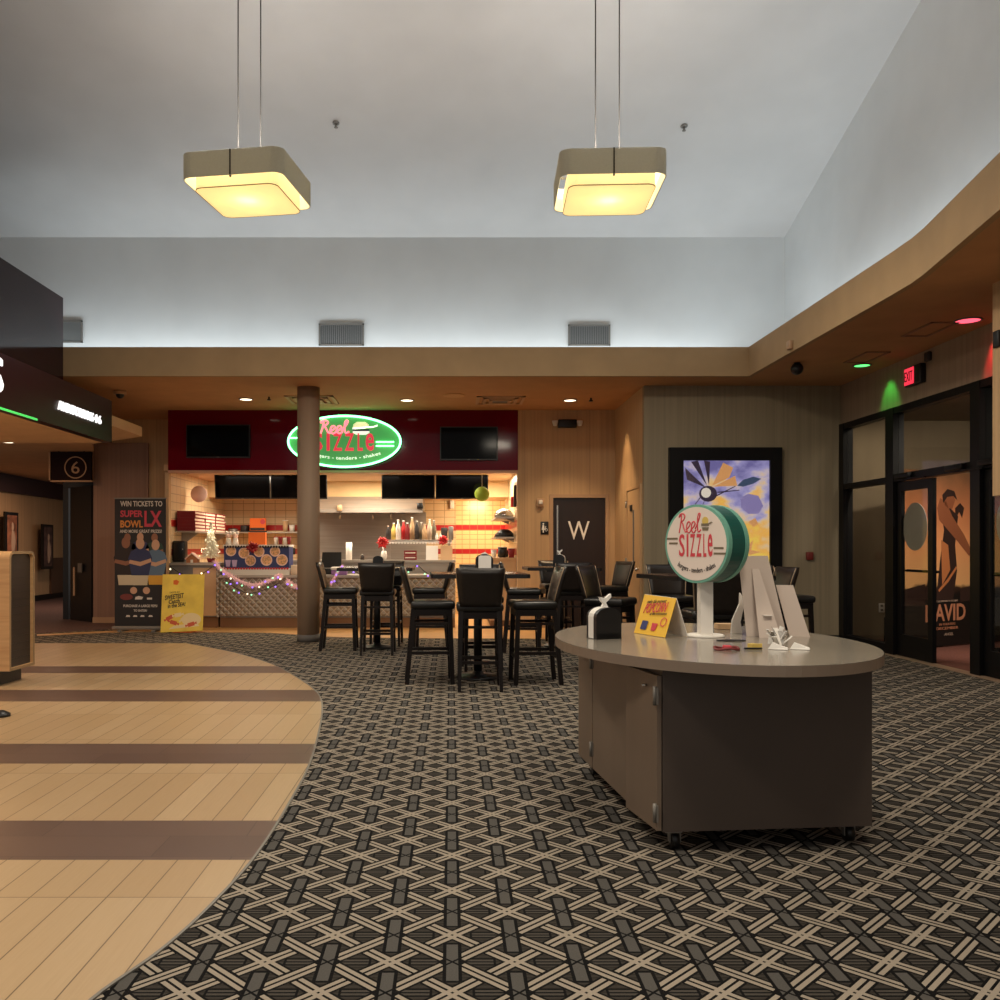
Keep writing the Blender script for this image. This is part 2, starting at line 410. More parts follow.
def text(name, s, m, parent, o, r, u, w, h, ext=.004, world=True, arc=None, shear=0, bold=0, space=1.0):
    """lettering fitted to w x h, centred on o, reading along r with u up"""
    cu = bpy.data.curves.new(name, 'FONT'); cu.body = s; cu.size = 1; cu.align_x = 'LEFT'; cu.resolution_u = 3
    cu.shear = shear; cu.offset = bold; cu.space_character = space
    ob = bpy.data.objects.new(name, cu); COL.objects.link(ob)
    me = bpy.data.meshes.new_from_object(ob.evaluated_get(bpy.context.evaluated_depsgraph_get()))
    bpy.data.objects.remove(ob); bpy.data.curves.remove(cu)
    xs = [v.co.x for v in me.vertices]; ys = [v.co.y for v in me.vertices]
    x0, x1, y0, y1 = min(xs), max(xs), min(ys), max(ys)
    o, r, u = Vector(o), Vector(r).normalized(), Vector(u).normalized(); n = r.cross(u)
    mb = MB(); t = bmesh.new(); t.from_mesh(me); bpy.data.meshes.remove(me)
    if len(t.faces):
        ex = bmesh.ops.extrude_face_region(t, geom=t.faces[:])
        for g in ex['geom']:
            if isinstance(g, bmesh.types.BMVert): g.co.z += 1
    for v in t.verts:
        a = (v.co.x-(x0+x1)/2)/(x1-x0)*w; b = (v.co.y-(y0+y1)/2)/(y1-y0)*h
        if arc:      # bend: centre of the circle lies `arc` above the line
            th = a/abs(arc); rad = abs(arc)-b if arc > 0 else abs(arc)+b
            a, b = (math.sin(th)*rad, arc-math.cos(th)*rad) if arc > 0 else (math.sin(th)*rad, -abs(arc)+math.cos(th)*rad)
        v.co = o+r*a+u*b+n*(v.co.z*ext)
    mb.merge(t)
    return mb.build(name, m, parent, world)
def sizzle(m, parent, o, r, u, w, h, ext, bold):     # tall condensed capitals ending in a tall round e
    r = Vector(r).normalized(); o = Vector(o)
    for ch, a, b in (('S', 0, .17), ('I', .235, .285), ('Z', .34, .485), ('Z', .53, .675), ('L', .735, .82), ('e', .865, 1)):
        text('lettering', ch, m, parent, o+r*w*((a+b)/2-.5), r, u, w*(b-a), h, ext, bold=bold if ch != 'I' else 0)
def ell(cx, cy, rx, ry, n=28, a0=0): return [(cx+rx*math.cos(2*PI*i/n+a0), cy+ry*math.sin(2*PI*i/n+a0)) for i in range(n)]
def rrect(w, h, r, n=6):
    p = []
    for cx, cy, a in ((w/2-r, h/2-r, 0), (-w/2+r, h/2-r, 90), (-w/2+r, -h/2+r, 180), (w/2-r, -h/2+r, 270)):
        for i in range(n+1): p.append((cx+r*math.cos(R(a+90*i/n)), cy+r*math.sin(R(a+90*i/n))))
    return p
def smoothpts(pts, k=6):
    pts = [Vector(p) for p in pts]; out = []
    for i in range(len(pts)-1):
        p0, p1, p2, p3 = pts[max(i-1, 0)], pts[i], pts[i+1], pts[min(i+2, len(pts)-1)]
        for j in range(k):
            t = j/k
            out.append(.5*((2*p1)+(p2-p0)*t+(2*p0-5*p1+4*p2-p3)*t*t+(3*p1-p0-3*p2+p3)*t**3))
    out.append(pts[-1]); return out
def light(name, kind, loc, energy, col, rot=(0, 0, 0), **kw):
    l = bpy.data.lights.new(name, kind); l.energy = energy; l.color = col
    for k, v in kw.items(): setattr(l, k, v)
    o = bpy.data.objects.new(name, l); COL.objects.link(o); o.location = loc; o.rotation_euler = rot
    return o
XP, YP, ZP = Vector((1, 0, 0)), Vector((0, 1, 0)), Vector((0, 0, 1))
# ------------------------------------------------------------------ camera
cd = bpy.data.cameras.new('camera'); cam = bpy.data.objects.new('camera', cd); COL.objects.link(cam)
cam.location = (0, 0, EYE); cam.rotation_euler = (PI/2, 0, 0)
cd.sensor_width = 36; cd.lens = 36*F/1000; cd.shift_x = (500-HX)/1000; cd.shift_y = (HY-500)/1000
cd.clip_end = 200; cd.clip_start = .05
scn.camera = cam

ZS = 3.536      # soffit height
YB = 14.6       # food stand front
# ------------------------------------------------------------------ floors
struct('floor', MB().box(-12, 9.5, -3, 27, -.2, 0), M_carpet)
edge = [(40, 1055), (90, 1000), (160, 950), (210, 905), (255, 855), (290, 800), (310, 760), (321, 715), (318, 695), (300, 680), (270, 664), (230, 652), (185, 643.5)]
ep = smoothpts([ground(*p) for p in edge], 6)
poly = [(p.x, p.y) for p in ep]
tile = poly + [(-11, poly[-1][1]), (-11, poly[0][1])]
struct('floor_tile_inlay', MB().slab(tile, -.05, .004), M_planks)
rim = MB(); inner = []
for i, p in enumerate(ep):
    a = ep[max(i-1, 0)]; b = ep[min(i+1, len(ep)-1)]; d = (b-a).normalized(); q = p+Vector((d.y, -d.x, 0))*.012
    inner.append((q.x, q.y))
struct('trim_1', rim.slab(poly + inner[::-1], -.02, .006), M_grey)
st = [ground(*p) for p in ((37, 636), (115, 632.5), (168, 632), (220, 632.5), (270, 633), (330, 637), (390, 638), (450, 638.5), (545, 639), (575, 640))]
sp = [(p.x, p.y) for p in smoothpts(st, 4)]
back = [(2.62, 14.6), (1.087, 14.6), (1.087, 18.2), (-4.59, 18.2), (-4.59, 14.7)] + [(ground(x, y).x, ground(x, y).y) for x, y in ((150, 629.5), (115, 630.8), (37, 634.6))]
struct('floor_stand_tile', MB().slab(sp+back, -.05, .004), M_tan)
cor = [(-12, 13.9)] + [(p.x, p.y+.12) for p in (ground(37, 634), ground(115, 629.5))] + [(-5.3, 14.4), (-4.7, 14.7), (-4.7, 15.62), (-6.2, 15.62), (-6.2, 27), (-12, 27)]
struct('floor_corridor_carpet', MB().slab(cor, -.05, .003), M_purple)
struct('floor_vestibule', MB().box(5.42, 9.4, 5, 13.2, -.05, .004), noisy('red_brown_vestibule_mat', rgb(112, 66, 54), .9, (40, 40, 1), .12))
struct('trim_2', MB().box(5.29, 5.43, 7.7, 12.3, -.02, .008), mat('pale_threshold', rgb(150, 126, 104), .5))

# ------------------------------------------------------------------ upper hall
YW, XW = 12.46, 4.62
zc = lambda y: 5.6+.3*(YW-y)
struct('ceiling', MB().hexa([(-12, -3, zc(-3)), (9, -3, zc(-3)), (9, YW+.2, zc(YW+.2)), (-12, YW+.2, zc(YW+.2)),
                             (-12, -3, zc(-3)+.2), (9, -3, zc(-3)+.2), (9, YW+.2, zc(YW+.2)+.2), (-12, YW+.2, zc(YW+.2)+.2)]), M_ceil)
struct('wall_back', MB().box(-12, XW, YW, YW+.15, ZS+.05, 5.75), M_upper)
struct('wall_right_upper', MB().hexa([(XW, -3, ZS+.05), (XW+.15, -3, ZS+.05), (XW+.15, YW+.15, ZS+.05), (XW, YW+.15, ZS+.05),
                                      (XW, -3, zc(-3)+.1), (XW+.15, -3, zc(-3)+.1), (XW+.15, YW+.15, zc(YW)+.1), (XW, YW+.15, zc(YW)+.1)]), M_upper)
# lower ceiling (soffit) around the hall, and its tan fascia with the light cove behind
fx = [(3.87, 11.7), (3.885, 9.6), (3.893, 8.0), (3.887, 7.6), (3.86, 7.35), (3.62, 5.93), (3.2, 3.6), (2.9, 1.5), (2.8, -3)]
sof = [(-12, 11.73)] + [(x+.03, y+(.03 if i == 0 else 0)) for i, (x, y) in enumerate(fx)] + [(9.5, -3), (9.5, 19), (-12, 19)]
struct('ceiling_soffit', MB().slab(sof, ZS, ZS+.06), M_soffit)
fo = [(-12, 11.7)] + fx; fi = [(-12, 11.76)] + [(x+.06, y+(.06 if i == 0 else .01)) for i, (x, y) in enumerate(fx)]
struct('trim_3', MB().slab(fo+fi[::-1], ZS-.001, 3.913), M_fascia)

# ------------------------------------------------------------------ left: dark volume, sign band, canopy, corridor
struct('wall_left_upper', MB().box(-12, -5.04, 1.5, 11.695, 3.15, 4.55), M_darkmar)
struct('sign_band', MB().box(-4.34, -4.22, 2, 11.2, 2.61, 3.13).box(-12, -4.34, 11.1, 11.2, 2.63, 3.13), M_signband)
struct('ceiling_canopy', MB().box(-12, -4.345, 2, 11.2, 2.612, 2.68), M_cream)
struct('ceiling_corridor', MB().slab([(-12, 11.25), (-4.6, 11.25), (-4.6, 13.4), (-5.72, 14.35), (-6.3, 15.9), (-6.3, 27), (-12, 27)], 2.96, 3.1), M_cream)
struct('wall_left', MB().slab([(-9.72, 15.2), (-9.9, 15.2), (-10.6, 26), (-10.42, 26)], 0, 2.98), M_wall)
struct('wall_corridor_end', MB().box(-10.5, -6.2, 25, 25.1, 0, 2.98), M_wall2)
hb = MB().slab([(-9.6, 15.2), (-9.72, 15.2), (-10.42, 26), (-10.3, 26)], 2.56, 2.955)
struct('trim_4', hb, mat('dark_maroon_paint', rgb(56, 34, 34), .6))
struct('baseboard_left', MB().slab([(-9.69, 15.2), (-9.715, 15.2), (-10.415, 26), (-10.39, 26)], .004, .14), M_black)
wd = MB().slab([(-10.17, 22.9), (-10.22, 22.9), (-10.42, 26), (-10.37, 26)], .14, 1.05)
struct('trim_5', wd, mat('brown_wainscot', rgb(96, 72, 56), .5))
pw = MB().box(-6.19, -4.62, 15.65, 15.8, 0, ZS)
struct('wall_pier', pw, M_wall)
struct('trim_6', MB().box(-6.2, -5.25, 15.6, 15.66, 0, 3.12), wallpaper('mauve_brown_panel', rgb(142, 112, 96)))  # darker panel over the left part of the pier, stopping below the soffit
struct('baseboard_pier', MB().box(-6.21, -4.62, 15.59, 15.602, 0, .1), M_dframe)

# door to auditorium six, standing open
d = MB().bar((-6.25, 15.7, 1.2), (-6.85, 16.25, 1.2), .05, 2.38)
door6 = struct('door_1', d, M_black)
MB().bar((-6.5, 15.84, .95), (-6.6, 15.93, .95), .02, .16).build('push_plate', M_grey, door6)
MB().bar((-6.72, 16.05, .45), (-6.72, 16.05, .96), .03).build('pull_bar', M_dframe, door6)
struct('trim_7', MB().bar((-6.95, 16.4, 1.2), (-7.05, 16.4, 1.2), .1, 2.4).bar((-6.2, 16.4, 2.45), (-7.05, 16.4, 2.45), .1, .12), M_black)

# ------------------------------------------------------------------ food stand shell
XL, XR, YK = -4.59, 1.087, 18.2
ztop = 2.52
struct('wall_stand_left', MB().box(XL-.03, XL, YB+.125, YK, 0, 3.0), M_tileS)
struct('wall_stand_right', MB().box(XR, XR+.1, YB+.125, YK, 0, 3.0), M_tileS)
struct('wall_stand_back', MB().box(XL-.1, .1, YK, YK+.1, 0, 3.0), M_tile)
struct('wall_stand_nook', MB().box(.1, XR+.1, YK, YK+.1, 0, 3.0), M_tile2)
struct('ceiling_stand', MB().box(XL-.1, XR+.1, YB+.1, YK+.1, 2.565, 2.66), M_cream)
struct('trim_8', MB().box(XL, XR, 17.0, YK-.01, 2.26, 2.615), noisy('cream_bulkhead_paint', rgb(222, 190, 140), .8, (3, 3, 3), .03))
struct('wall_stand_front', MB().box(XL, XR, YB, YB+.12, ztop+.04, ZS), M_maroon)
struct('trim_9', MB().box(XL, XR, YB-.01, YB+.13, ztop, ztop+.04), mat('pink_tan_reveal', rgb(206, 156, 126), .5))
struct('trim_10', MB().box(XR-.012, XR+.002, YB-.005, YB+.125, 0, ztop), M_cream)
struct('trim_11', MB().box(XL-.05, XL+.012, YB-.005, YB+.125, 0, ztop), M_cream)

# ------------------------------------------------------------------ restroom wall, side wall, poster wall, right wall
X1 = 2.66; Y1 = 12.4; X2 = 5.37
w = MB().box(XR+.003, 1.61, YB, YB+.12, 0, ZS).box(2.555, X1, YB, YB+.12, 0, ZS).box(1.61, 2.555, YB, YB+.12, 2.165, ZS)
struct('wall_restroom', w, M_wall)
struct('wall_side', MB().box(X1, X1+.1, Y1, YB+.12, 0, ZS), M_wall)
struct('wall_poster', MB().box(X1-.001, X2+.1, Y1-.003, Y1+.1, 0, ZS), M_wall2)
struct('wall_right', MB().box(X2, X2+.12, 7.2, Y1, 3.0, ZS).box(X2, X2+.12, -3, 7.2, 0, ZS), M_wallR)
struct('baseboard_poster', MB().box(X1, X2, Y1-.014, Y1, 0, .1), M_black)
struct('baseboard_side', MB().box(X1-.012, X1, Y1, YB, 0, .1), M_dframe)
struct('hanging_bulkhead', MB().box(4.585, 5.3, 5.2, 7.62, 1.74, ZS), M_wall)

# restroom door
D = MB().box(1.60, 1.655, YB-.02, YB+.1, 0, 2.17).box(2.505, 2.56, YB-.02, YB+.1, 0, 2.17).box(1.655, 2.505, YB-.018, YB+.1, 2.115, 2.168)
dr = struct('door_2', D, M_dframe)
MB().box(1.658, 2.502, YB+.02, YB+.07, .01, 2.112).build('door_panel', M_door, dr)
MB().box(1.71, 1.735, YB-.035, YB-.015, .75, 1.99).box(1.71, 1.735, YB-.015, YB+.02, .8, .83).box(1.71, 1.735, YB-.015, YB+.02, 1.9, 1.93).build('pull_handle', M_chrome, dr)
text('lettering', 'W', M_paper, dr, (2.075, YB+.018, 1.585), XP, ZP, .35, .30)
# flush panel door in the side wall
D = MB().box(X1-.02, X1, 12.6, 13.5, 0, .008).box(X1-.025, X1, 12.55, 12.6, 0, 2.2).box(X1-.025, X1, 13.5, 13.55, 0, 2.2).box(X1-.022, X1, 12.6, 13.5, 2.15, 2.198)
dp = struct('door_3', D, M_beige)
MB().box(X1-.015, X1-.001, 12.61, 13.49, .01, 2.14).build('door_panel', M_beige, dp)
MB().rbox(X1-.03, X1-.015, 13.12, 13.26, 1.84, 1.93, .004).build('sign_plate', M_black, dp)
MB().box(X1-.028, X1-.015, 13.0, 13.04, 1.0, 1.85).build('edge_plate', M_grey, dp)
for z in (.35, 1.1, 1.95): MB().cyl((X1-.03, 13.52, z-.05), (X1-.03, 13.52, z+.05), .014, n=8).build('hinge', M_grey, dp)
MB().ball((X1-.05, 12.68, 1.0), .03).cyl((X1-.05, 12.68, 1.0), (X1, 12.68, 1.0), .012, n=8).build('door_knob', M_chrome, dp)

# round column
c = at(308.5, 641, 12.55); c.z = 0
struct('column', MB().lathe([(.155, 0), (.155, ZS+.02)], c, 40), M_col)
struct('baseboard_column', MB().lathe([(.162, .003), (.162, .1)], c, 40), mat('grey_rubber_base', rgb(104, 100, 96), .6))

# ------------------------------------------------------------------ glazed storefront in the right wall
fr = MB()
def vm(y0, y1, z0=0, z1=2.999): fr.box(X2-.026, X2+.106, y0, y1, z0, z1)
def hm(y0, y1, z0, z1): fr.box(X2-.02, X2+.1, y0, y1, z0, z1)
vm(12.26, 12.4); vm(10.88, 11.08); vm(9.1, 9.27); vm(7.2, 7.3)
hm(7.2, 12.4, 2.92, 3.0); hm(11.08, 12.26, 2.1, 2.17); hm(7.3, 10.88, 2.1, 2.19); hm(11.08, 12.26, .0, .12)
wf = struct('window_1', fr, M_frame)
for i, (a, b, c0, d0) in enumerate(((11.08, 12.26, 2.17, 2.92), (11.08, 12.26, .12, 2.1), (9.27, 10.88, 2.19, 2.92), (7.3, 9.1, 2.19, 2.92))):
    MB().box(X2+.035, X2+.041, a, b, c0, d0).build('window_pane', M_glass, wf)
def leaf(name, hinge, ang, L, hd=1):
    """glass door leaf from its hinge, angle measured from -y"""
    d = Vector((math.sin(ang), -math.cos(ang), 0)); n = Vector((d.y, -d.x, 0))
    h = Vector(hinge); U = ZP
    m = MB()
    def b(u0, u1, z0, z1, t=.045): m.prism([(u0, z0), (u1, z0), (u1, z1), (u0, z1)], h, d, U, n, -t/2, t/2)
    b(0, .1, .012, 2.09); b(L-.1, L, .012, 2.09); b(.1, L-.1, .012, .27); b(.1, L-.1, 1.98, 2.09)
    o = struct(name, m, M_frame)
    g = MB(); g.prism([(.1, .27), (L-.1, .27), (L-.1, 1.98), (.1, 1.98)], h, d, U, n, -.004, .004); g.build('door_pane', M_glass, o)
    p = MB(); q0 = h+d*.06+U*1.03-n*hd*.07; q1 = h+d*(L-.05)+U*1.03-n*hd*.07
    p.cyl(q0, q1, .016, n=8); p.cyl(q0, q0+n*hd*.07, .012, n=8); p.cyl(q1, q1+n*hd*.07, .012, n=8); p.build('push_bar', M_frame, o)
    return o, h, d, n
l1 = leaf('door_4', (X2+.04, 10.87, 0), 0, .80)
l2 = leaf('door_5', (X2+.09, 9.31, 0), R(92), .80)
l3 = leaf('door_6', (X2+.04, 9.09, 0), 0, .90)
for y in (10.6, 9.5, 8.9):
    MB().rbox(X2-.08, X2-.022, y-.16, y+.16, 2.12, 2.18, .008).bar((X2-.05, y-.1, 2.115), (X2-.05, y-.5, 2.10), .025, .012).build('door_closer', M_frame, wf)
# vestibule beyond the glass
MV = noisy('olive_vestibule_paint', rgb(128, 112, 88), .8, (4, 4, .4), .05)
struct('wall_vestibule_back', MB().box(5.5, 9.5, 13.1, 13.2, 0, 3.2), MV)
struct('wall_vestibule_right', MB().box(9.4, 9.5, 5, 13.1, 0, 3.2), MV)
struct('pilaster_vestibule', MB().box(5.5, 6.16, 12.75, 13.1, 0, 3.15), MV)
struct('ceiling_vestibule', MB().box(5.46, 9.5, 5, 13.2, 3.15, 3.25), MV)

# ------------------------------------------------------------------ world and lights
wld = bpy.data.worlds.new('world'); scn.world = wld; wld.use_nodes = True
bg = wld.node_tree.nodes['Background']; bg.inputs[0].default_value = (1, .94, .88, 1); bg.inputs[1].default_value = .38
cool = (.80, .93, 1.0); warm = (1, .72, .42)
light('cove_light_back', 'AREA', (-1.0, 12.1, 3.66), 80, cool, (PI, 0, 0), shape='RECTANGLE', size=9.6, size_y=.3)
light('cove_light_right', 'AREA', (4.28, 7.2, 3.66), 70, cool, (PI, 0, 0), shape='RECTANGLE', size=.3, size_y=9)
for n, (x, y, z) in enumerate(((-1.8, 7.97, 4.56), (1.39, 7.97, 4.56), (-1.8, 2.5, 4.56), (1.39, 2.5, 4.56))):  # last two positions have no lamp built; fill added behind the camera
    light('pendant_and_fill_uplight', 'AREA', (x, y, 4.545), 36, (1, .96, .92), (PI, 0, 0), shape='SQUARE', size=.6)
    light('pendant_and_fill_bulb', 'POINT', (x, y, 4.47), 1.2, (1, .88, .6), shadow_soft_size=.04)
    light('pendant_and_fill_downlight', 'AREA', (x, y, 4.355), 88, (1, .88, .70), shape='SQUARE', size=.7)
for x, y, e in ((246, 399, 70), (407, 400, 70), (570, 400, 110)):
    Y = (ZS-EYE)*F/(HY-y)
    light('soffit_downlight', 'SPOT', (at(x, y, Y).x, Y, ZS-.03), e, warm, (0, 0, 0), spot_size=R(95), spot_blend=.6, shadow_soft_size=.06)
light('restroom_downlight', 'SPOT', (2.32, 13.6, ZS-.03), 60, (1, .66, .34), (0, 0, 0), spot_size=R(70), spot_blend=.5, shadow_soft_size=.05)
for x in (238, 310, 383, 455):
    light('stand_downlight', 'SPOT', (at(x, 472, YB+.55).x, YB+.55, 2.55), 40, (1, .84, .64), (0, 0, 0), spot_size=R(150), spot_blend=.8, shadow_soft_size=.06)
for x in (-3.4, -1.4, .5):
    light('stand_ceiling_light', 'AREA', (x, 16.0, 2.54), 66, (1, .86, .66), (0, 0, 0), shape='SQUARE', size=1.0)
light('nook_light', 'AREA', (.55, 17.4, 2.22), 27, (1, .76, .48), (R(35), 0, 0), shape='SQUARE', size=.4)
light('canopy_downlight', 'AREA', (-6.2, 8.4, 2.58), 70, (1, .72, .48), (0, 0, 0), shape='SQUARE', size=1.2)
light('canopy_downlight', 'AREA', (-6.4, 4.6, 2.58), 60, (1, .72, .48), (0, 0, 0), shape='SQUARE', size=1.2)
light('corridor_downlight', 'AREA', (-7.2, 13.4, 2.9), 30, (1, .55, .28), (0, 0, 0), shape='SQUARE', size=.5)
light('corridor_downlight', 'AREA', (-8.2, 19.5, 2.9), 48, (1, .66, .46), (0, 0, 0), shape='SQUARE', size=.6)
gx = at(862, 365, 11.0); light('green_spot', 'SPOT', (gx.x+.08, 11.0, ZS-.03), 15, (.08, 1, .12), (0, R(-30), 0), spot_size=R(62), spot_blend=.7, shadow_soft_size=.03)
rx = at(968, 320, 8.83); light('red_spot', 'SPOT', (rx.x+.08, 8.83, ZS-.03), 26, (1, .05, .06), (0, R(-30), 0), spot_size=R(62), spot_blend=.7, shadow_soft_size=.03)
light('vestibule_light_and_fill', 'SPOT', (5.75, 9.2, 3.1), 330, (1, .88, .74), (Vector((7.3, 12.2, .9))-Vector((5.75, 9.2, 3.1))).to_track_quat('-Z', 'Y').to_euler(), spot_size=R(92), spot_blend=.7, shadow_soft_size=.08)
light('vestibule_light_and_fill', 'AREA', (5.85, 12.0, 3.1), 9, (1, .86, .68), (0, 0, 0), shape='SQUARE', size=.4)  # fill added to brighten the wall behind the standee, no fixture there
light('vestibule_light_and_fill', 'AREA', (7.4, 7.4, 3.1), 45, (1, .86, .68), (0, 0, 0), shape='SQUARE', size=.6)  # added fill for the whole vestibule, no fixture built
scn.view_settings.view_transform = 'Standard'; scn.view_settings.look = 'None'
scn.view_settings.gamma = 1; scn.view_settings.exposure = 0; scn.view_settings.use_curve_mapping = False
# ------------------------------------------------------------------ bar stools
def make_stool(label):
    t = thing('bar_stool', label, 'bar stool', group='black upholstered bar stools')
    m = MB(); m.rbox(-.215, .215, -.20, .225, .715, .795, .03, 3); m.build('seat', M_leatherS, t, False)
    ap = MB(); ap.box(-.19, .19, .17, .2, .655, .715).box(-.19, .19, -.19, -.16, .655, .715).box(-.195, -.17, -.17, .18, .655, .715).box(.17, .195, -.17, .18, .655, .715)
    ap.build('seat_frame', M_wood, t, False)
    bk = MB(); n = 8; rows = []
    for k in range(7):                         # curved, leaning upholstered back
        s = k/6; z = .765+.355*s; w = .185+.035*s; y = -.185-.075*s-.015*s*s
        f = []; b = []
        for i in range(n+1):
            q = -1+2*i/n; zz = z-(.018*(1-q*q)*s*s if k == 6 else 0); c = -.02*(1-q*q)
            th = .024 if k not in (0, 6) else .015
            f.append(bk.v((w*q, y+c+th, zz))); b.append(bk.v((w*q, y+c-th, zz)))
        rows.append(f+b[::-1])
    for A, B in zip(rows, rows[1:]):
        for j in range(len(A)): bk.face([A[j], A[(j+1) % len(A)], B[(j+1) % len(A)], B[j]], True)
    bk.face(rows[0][::-1]); bk.face(rows[-1])
    back = bk.build('backrest', M_leather, t, False)
    for s in (-1, 1):
        p = MB(); p.tube([(s*(.187+.035*k/5), -.163-.075*k/5-.015*(k/5)**2, .775+.335*k/5) for k in range(6)], .0055, 5)
        p.build('piping', M_piping, back, False)
    for s in (-1, 1):
        MB().bar((s*.175, .175, .715), (s*.19, .2, 0), .042, w1=.03).build('leg', M_wood, t, False)
        l = MB(); l.bar((s*.172, -.168, .74), (s*.19, -.235, 0), .042, w1=.03).build('leg', M_wood, t, False)
        MB().bar((s*.183, .185, .30), (s*.183, -.205, .30), .02, .03).build('side_rail', M_wood, t, False)
        MB().bar((s*.18, .18, .58), (s*.18, -.185, .58), .02, .026).build('side_rail', M_wood, t, False)
    MB().bar((-.185, .188, .26), (.185, .188, .26), .024, .032).build('footrest', M_wood, t, False)
    MB().bar((-.183, -.205, .26), (.183, -.205, .26), .02, .03).build('rear_rail', M_wood, t, False)
    MB().bar((-.178, -.183, .58), (.178, -.183, .58), .018, .024).build('rear_rail', M_wood, t, False)
    return t
#  x, y, heading of the seat front (degrees, 90 = away from the camera)
stools = [
 (-1.42, 11.55, 2, 'bar stool nearest the round column, side on, facing right to the far-left table'),
 (-.90, 11.12, 90, 'bar stool with its back to us at the front of the far-left table'),
 (-.87, 12.15, -92, 'bar stool behind the far-left table, facing us beyond the pedestal'),
 (-.26, 11.62, 176, 'bar stool at the right end of the far-left table, behind a nearer stool'),
 (-.195, 8.76, 3, 'near bar stool left of the middle table, side on, lit leather seat facing right'),
 (.265, 8.36, 90, 'nearest bar stool, wide dark back to us at the front of the middle table'),
 (.33, 9.66, -86, 'bar stool across the middle table, behind the white napkin holder'),
 (.80, 8.72, 184, 'near bar stool right of the middle table, side on, facing left, beside the grey cart'),
 (.90, 11.32, -2, 'bar stool facing right beside the table before the W door, behind the near right stool'),
 (1.49, 11.24, 92, 'bar stool with its back to us before the table in front of the W door'),
 (1.50, 12.78, -84, 'bar stool on the far side of the table before the W door'),
 (2.10, 12.05, 200, 'bar stool by the beige side door, sheen on its leather, facing left'),
 (1.62, 9.2, -32, 'bar stool turned at an angle, back edge shining, behind the tissue dispenser on the cart'),
 (2.37, 9.60, -86, 'bar stool on the far side of the glossy table left of the round sign'),
 (2.93, 8.55, 184, 'bar stool right of the white standees, edge of its curved back lit, facing left'),
 (3.62, 9.70, 5, 'bar stool seat showing beyond the small white standee, near the lit poster'),
 (2.16, 7.42, 88, 'bar stool behind the white post of the round sign, back to us'),
]
st0 = make_stool(stools[0][3])
for i, (x, y, a, lab) in enumerate(stools):
    rz = R(a-90)
    if i == 0: st0.location = (x, y, 0); st0.rotation_euler = (0, 0, rz)
    else: dup(st0, (x, y, 0), rz, lab)

# ------------------------------------------------------------------ bar tables
def make_table(label):
    t = thing('bar_table', label, 'table', group='tall square bar tables')
    tp = MB(); tp.prism(rrect(.94, .94, .03, 3), (0, 0, 0), XP, YP, ZP, 1.012, 1.05); tp.build('table_top', M_top, t, False)
    ed = MB(); a = rrect(.95, .95, .035, 3); b = rrect(.936, .936, .03, 3)
    ed.prism(a, (0, 0, 0), XP, YP, ZP, 1.010, 1.046); ed.build('edge_band', M_black, t, False)
    MB().box(-.2, .2, -.2, .2, .992, 1.01).build('top_bracket', M_black, t, False)
    MB().cyl((0, 0, .03), (0, 0, .99), .042, n=18).build('pedestal', M_black, t, False)
    MB().lathe([(.225, .0), (.225, .015), (.2, .028), (.06, .045), (.05, .07)], n=32).build('base_plate', M_black, t, False)
    return t
tabs = [(-.96, 11.72, 0, 'tall square bar table nearest the round column'), (.27, 9.03, 2, 'tall square bar table in the middle, napkin holder with white napkins on it'),
        (1.45, 11.92, 0, 'tall square bar table before the dark W door'), (2.36, 8.42, 12, 'tall square bar table under the lit poster, its left corner showing beside the round sign')]
tb0 = make_table(tabs[0][3])
for i, (x, y, a, lab) in enumerate(tabs):
    if i == 0: tb0.location = (x, y, 0)
    else: dup(tb0, (x, y, 0), R(a), lab)

# ------------------------------------------------------------------ napkin dispensers
def dispenser(loc, rot, label, tissue=0, face=0, s=1.0):
    t = thing('napkin_dispenser', label, 'napkin dispenser', loc, rot, 'black napkin dispensers')
    w, h, d = .074*s, .165*s, .052*s
    prof = [(-w, 0), (w, 0)] + [(w*math.cos(R(q))*1.0, h-.05*s+.05*s*math.sin(R(q))) for q in range(0, 181, 20)]
    b = MB(); b.prism(prof, (0, 0, 0), XP, ZP, Vector((0, -1, 0)), d-.03, d); b.prism(prof, (0, 0, 0), XP, ZP, Vector((0, -1, 0)), -d, -d+.01); b.prism([(-w*.9, .004), (w*.9, .004), (w*.9, .03), (-w*.9, .03)], (0, 0, 0), XP, ZP, Vector((0, -1, 0)), -d, d); b.build('casing', M_plastic, t, False)
    if face:
        f = MB(); f.prism([(-w*.74, .02*s), (w*.74, .02*s), (w*.74, h*.86), (w*.5, h*.92), (-w*.5, h*.92), (-w*.74, h*.86)], (0, 0, 0), XP, ZP, Vector((0, -1, 0)), d, d+.012)
        f.build('napkins', M_paper, t, False)
        g = MB(); g.prism([(-w*.45, h), (w*.1, h+.02), (w*.5, h-.005)], (0, 0, 0), XP, ZP, Vector((0, -1, 0)), -.02, .02); g.build('napkin_corner', M_paper, t, False)
    else:
        sd = MB()
        sd.prism([(p[0]*.96, p[1]*.98+.003) for p in prof], (0, 0, 0), XP, ZP, Vector((0, -1, 0)), -d+.012, d-.031); sd.build('napkins', M_paper, t, False)
    if tissue:
        g = MB(); g.prism([(-.024, h-.012), (.024, h-.012), (.006, h+.022), (.036, h+.05), (.034, h+.068), (.004, h+.046), (-.03, h+.052), (-.02, h+.03), (-.006, h+.018)], (0, 0, 0), XP, ZP, Vector((0, -1, 0)), -.008, .012)
        g.build('tissue', M_paper, t, False)
    return t
dispenser((-.95, 11.75, 1.05), 0, 'round-topped black napkin dispenser on the table nearest the column', s=.9)
dispenser((.335, 9.08, 1.05), R(3), 'napkin dispenser with a white face of napkins, on the middle table', face=1, s=1.15)
dispenser((1.43, 11.85, 1.05), R(-20), 'small napkin dispenser on the table before the W door, white tissue on top', tissue=1)

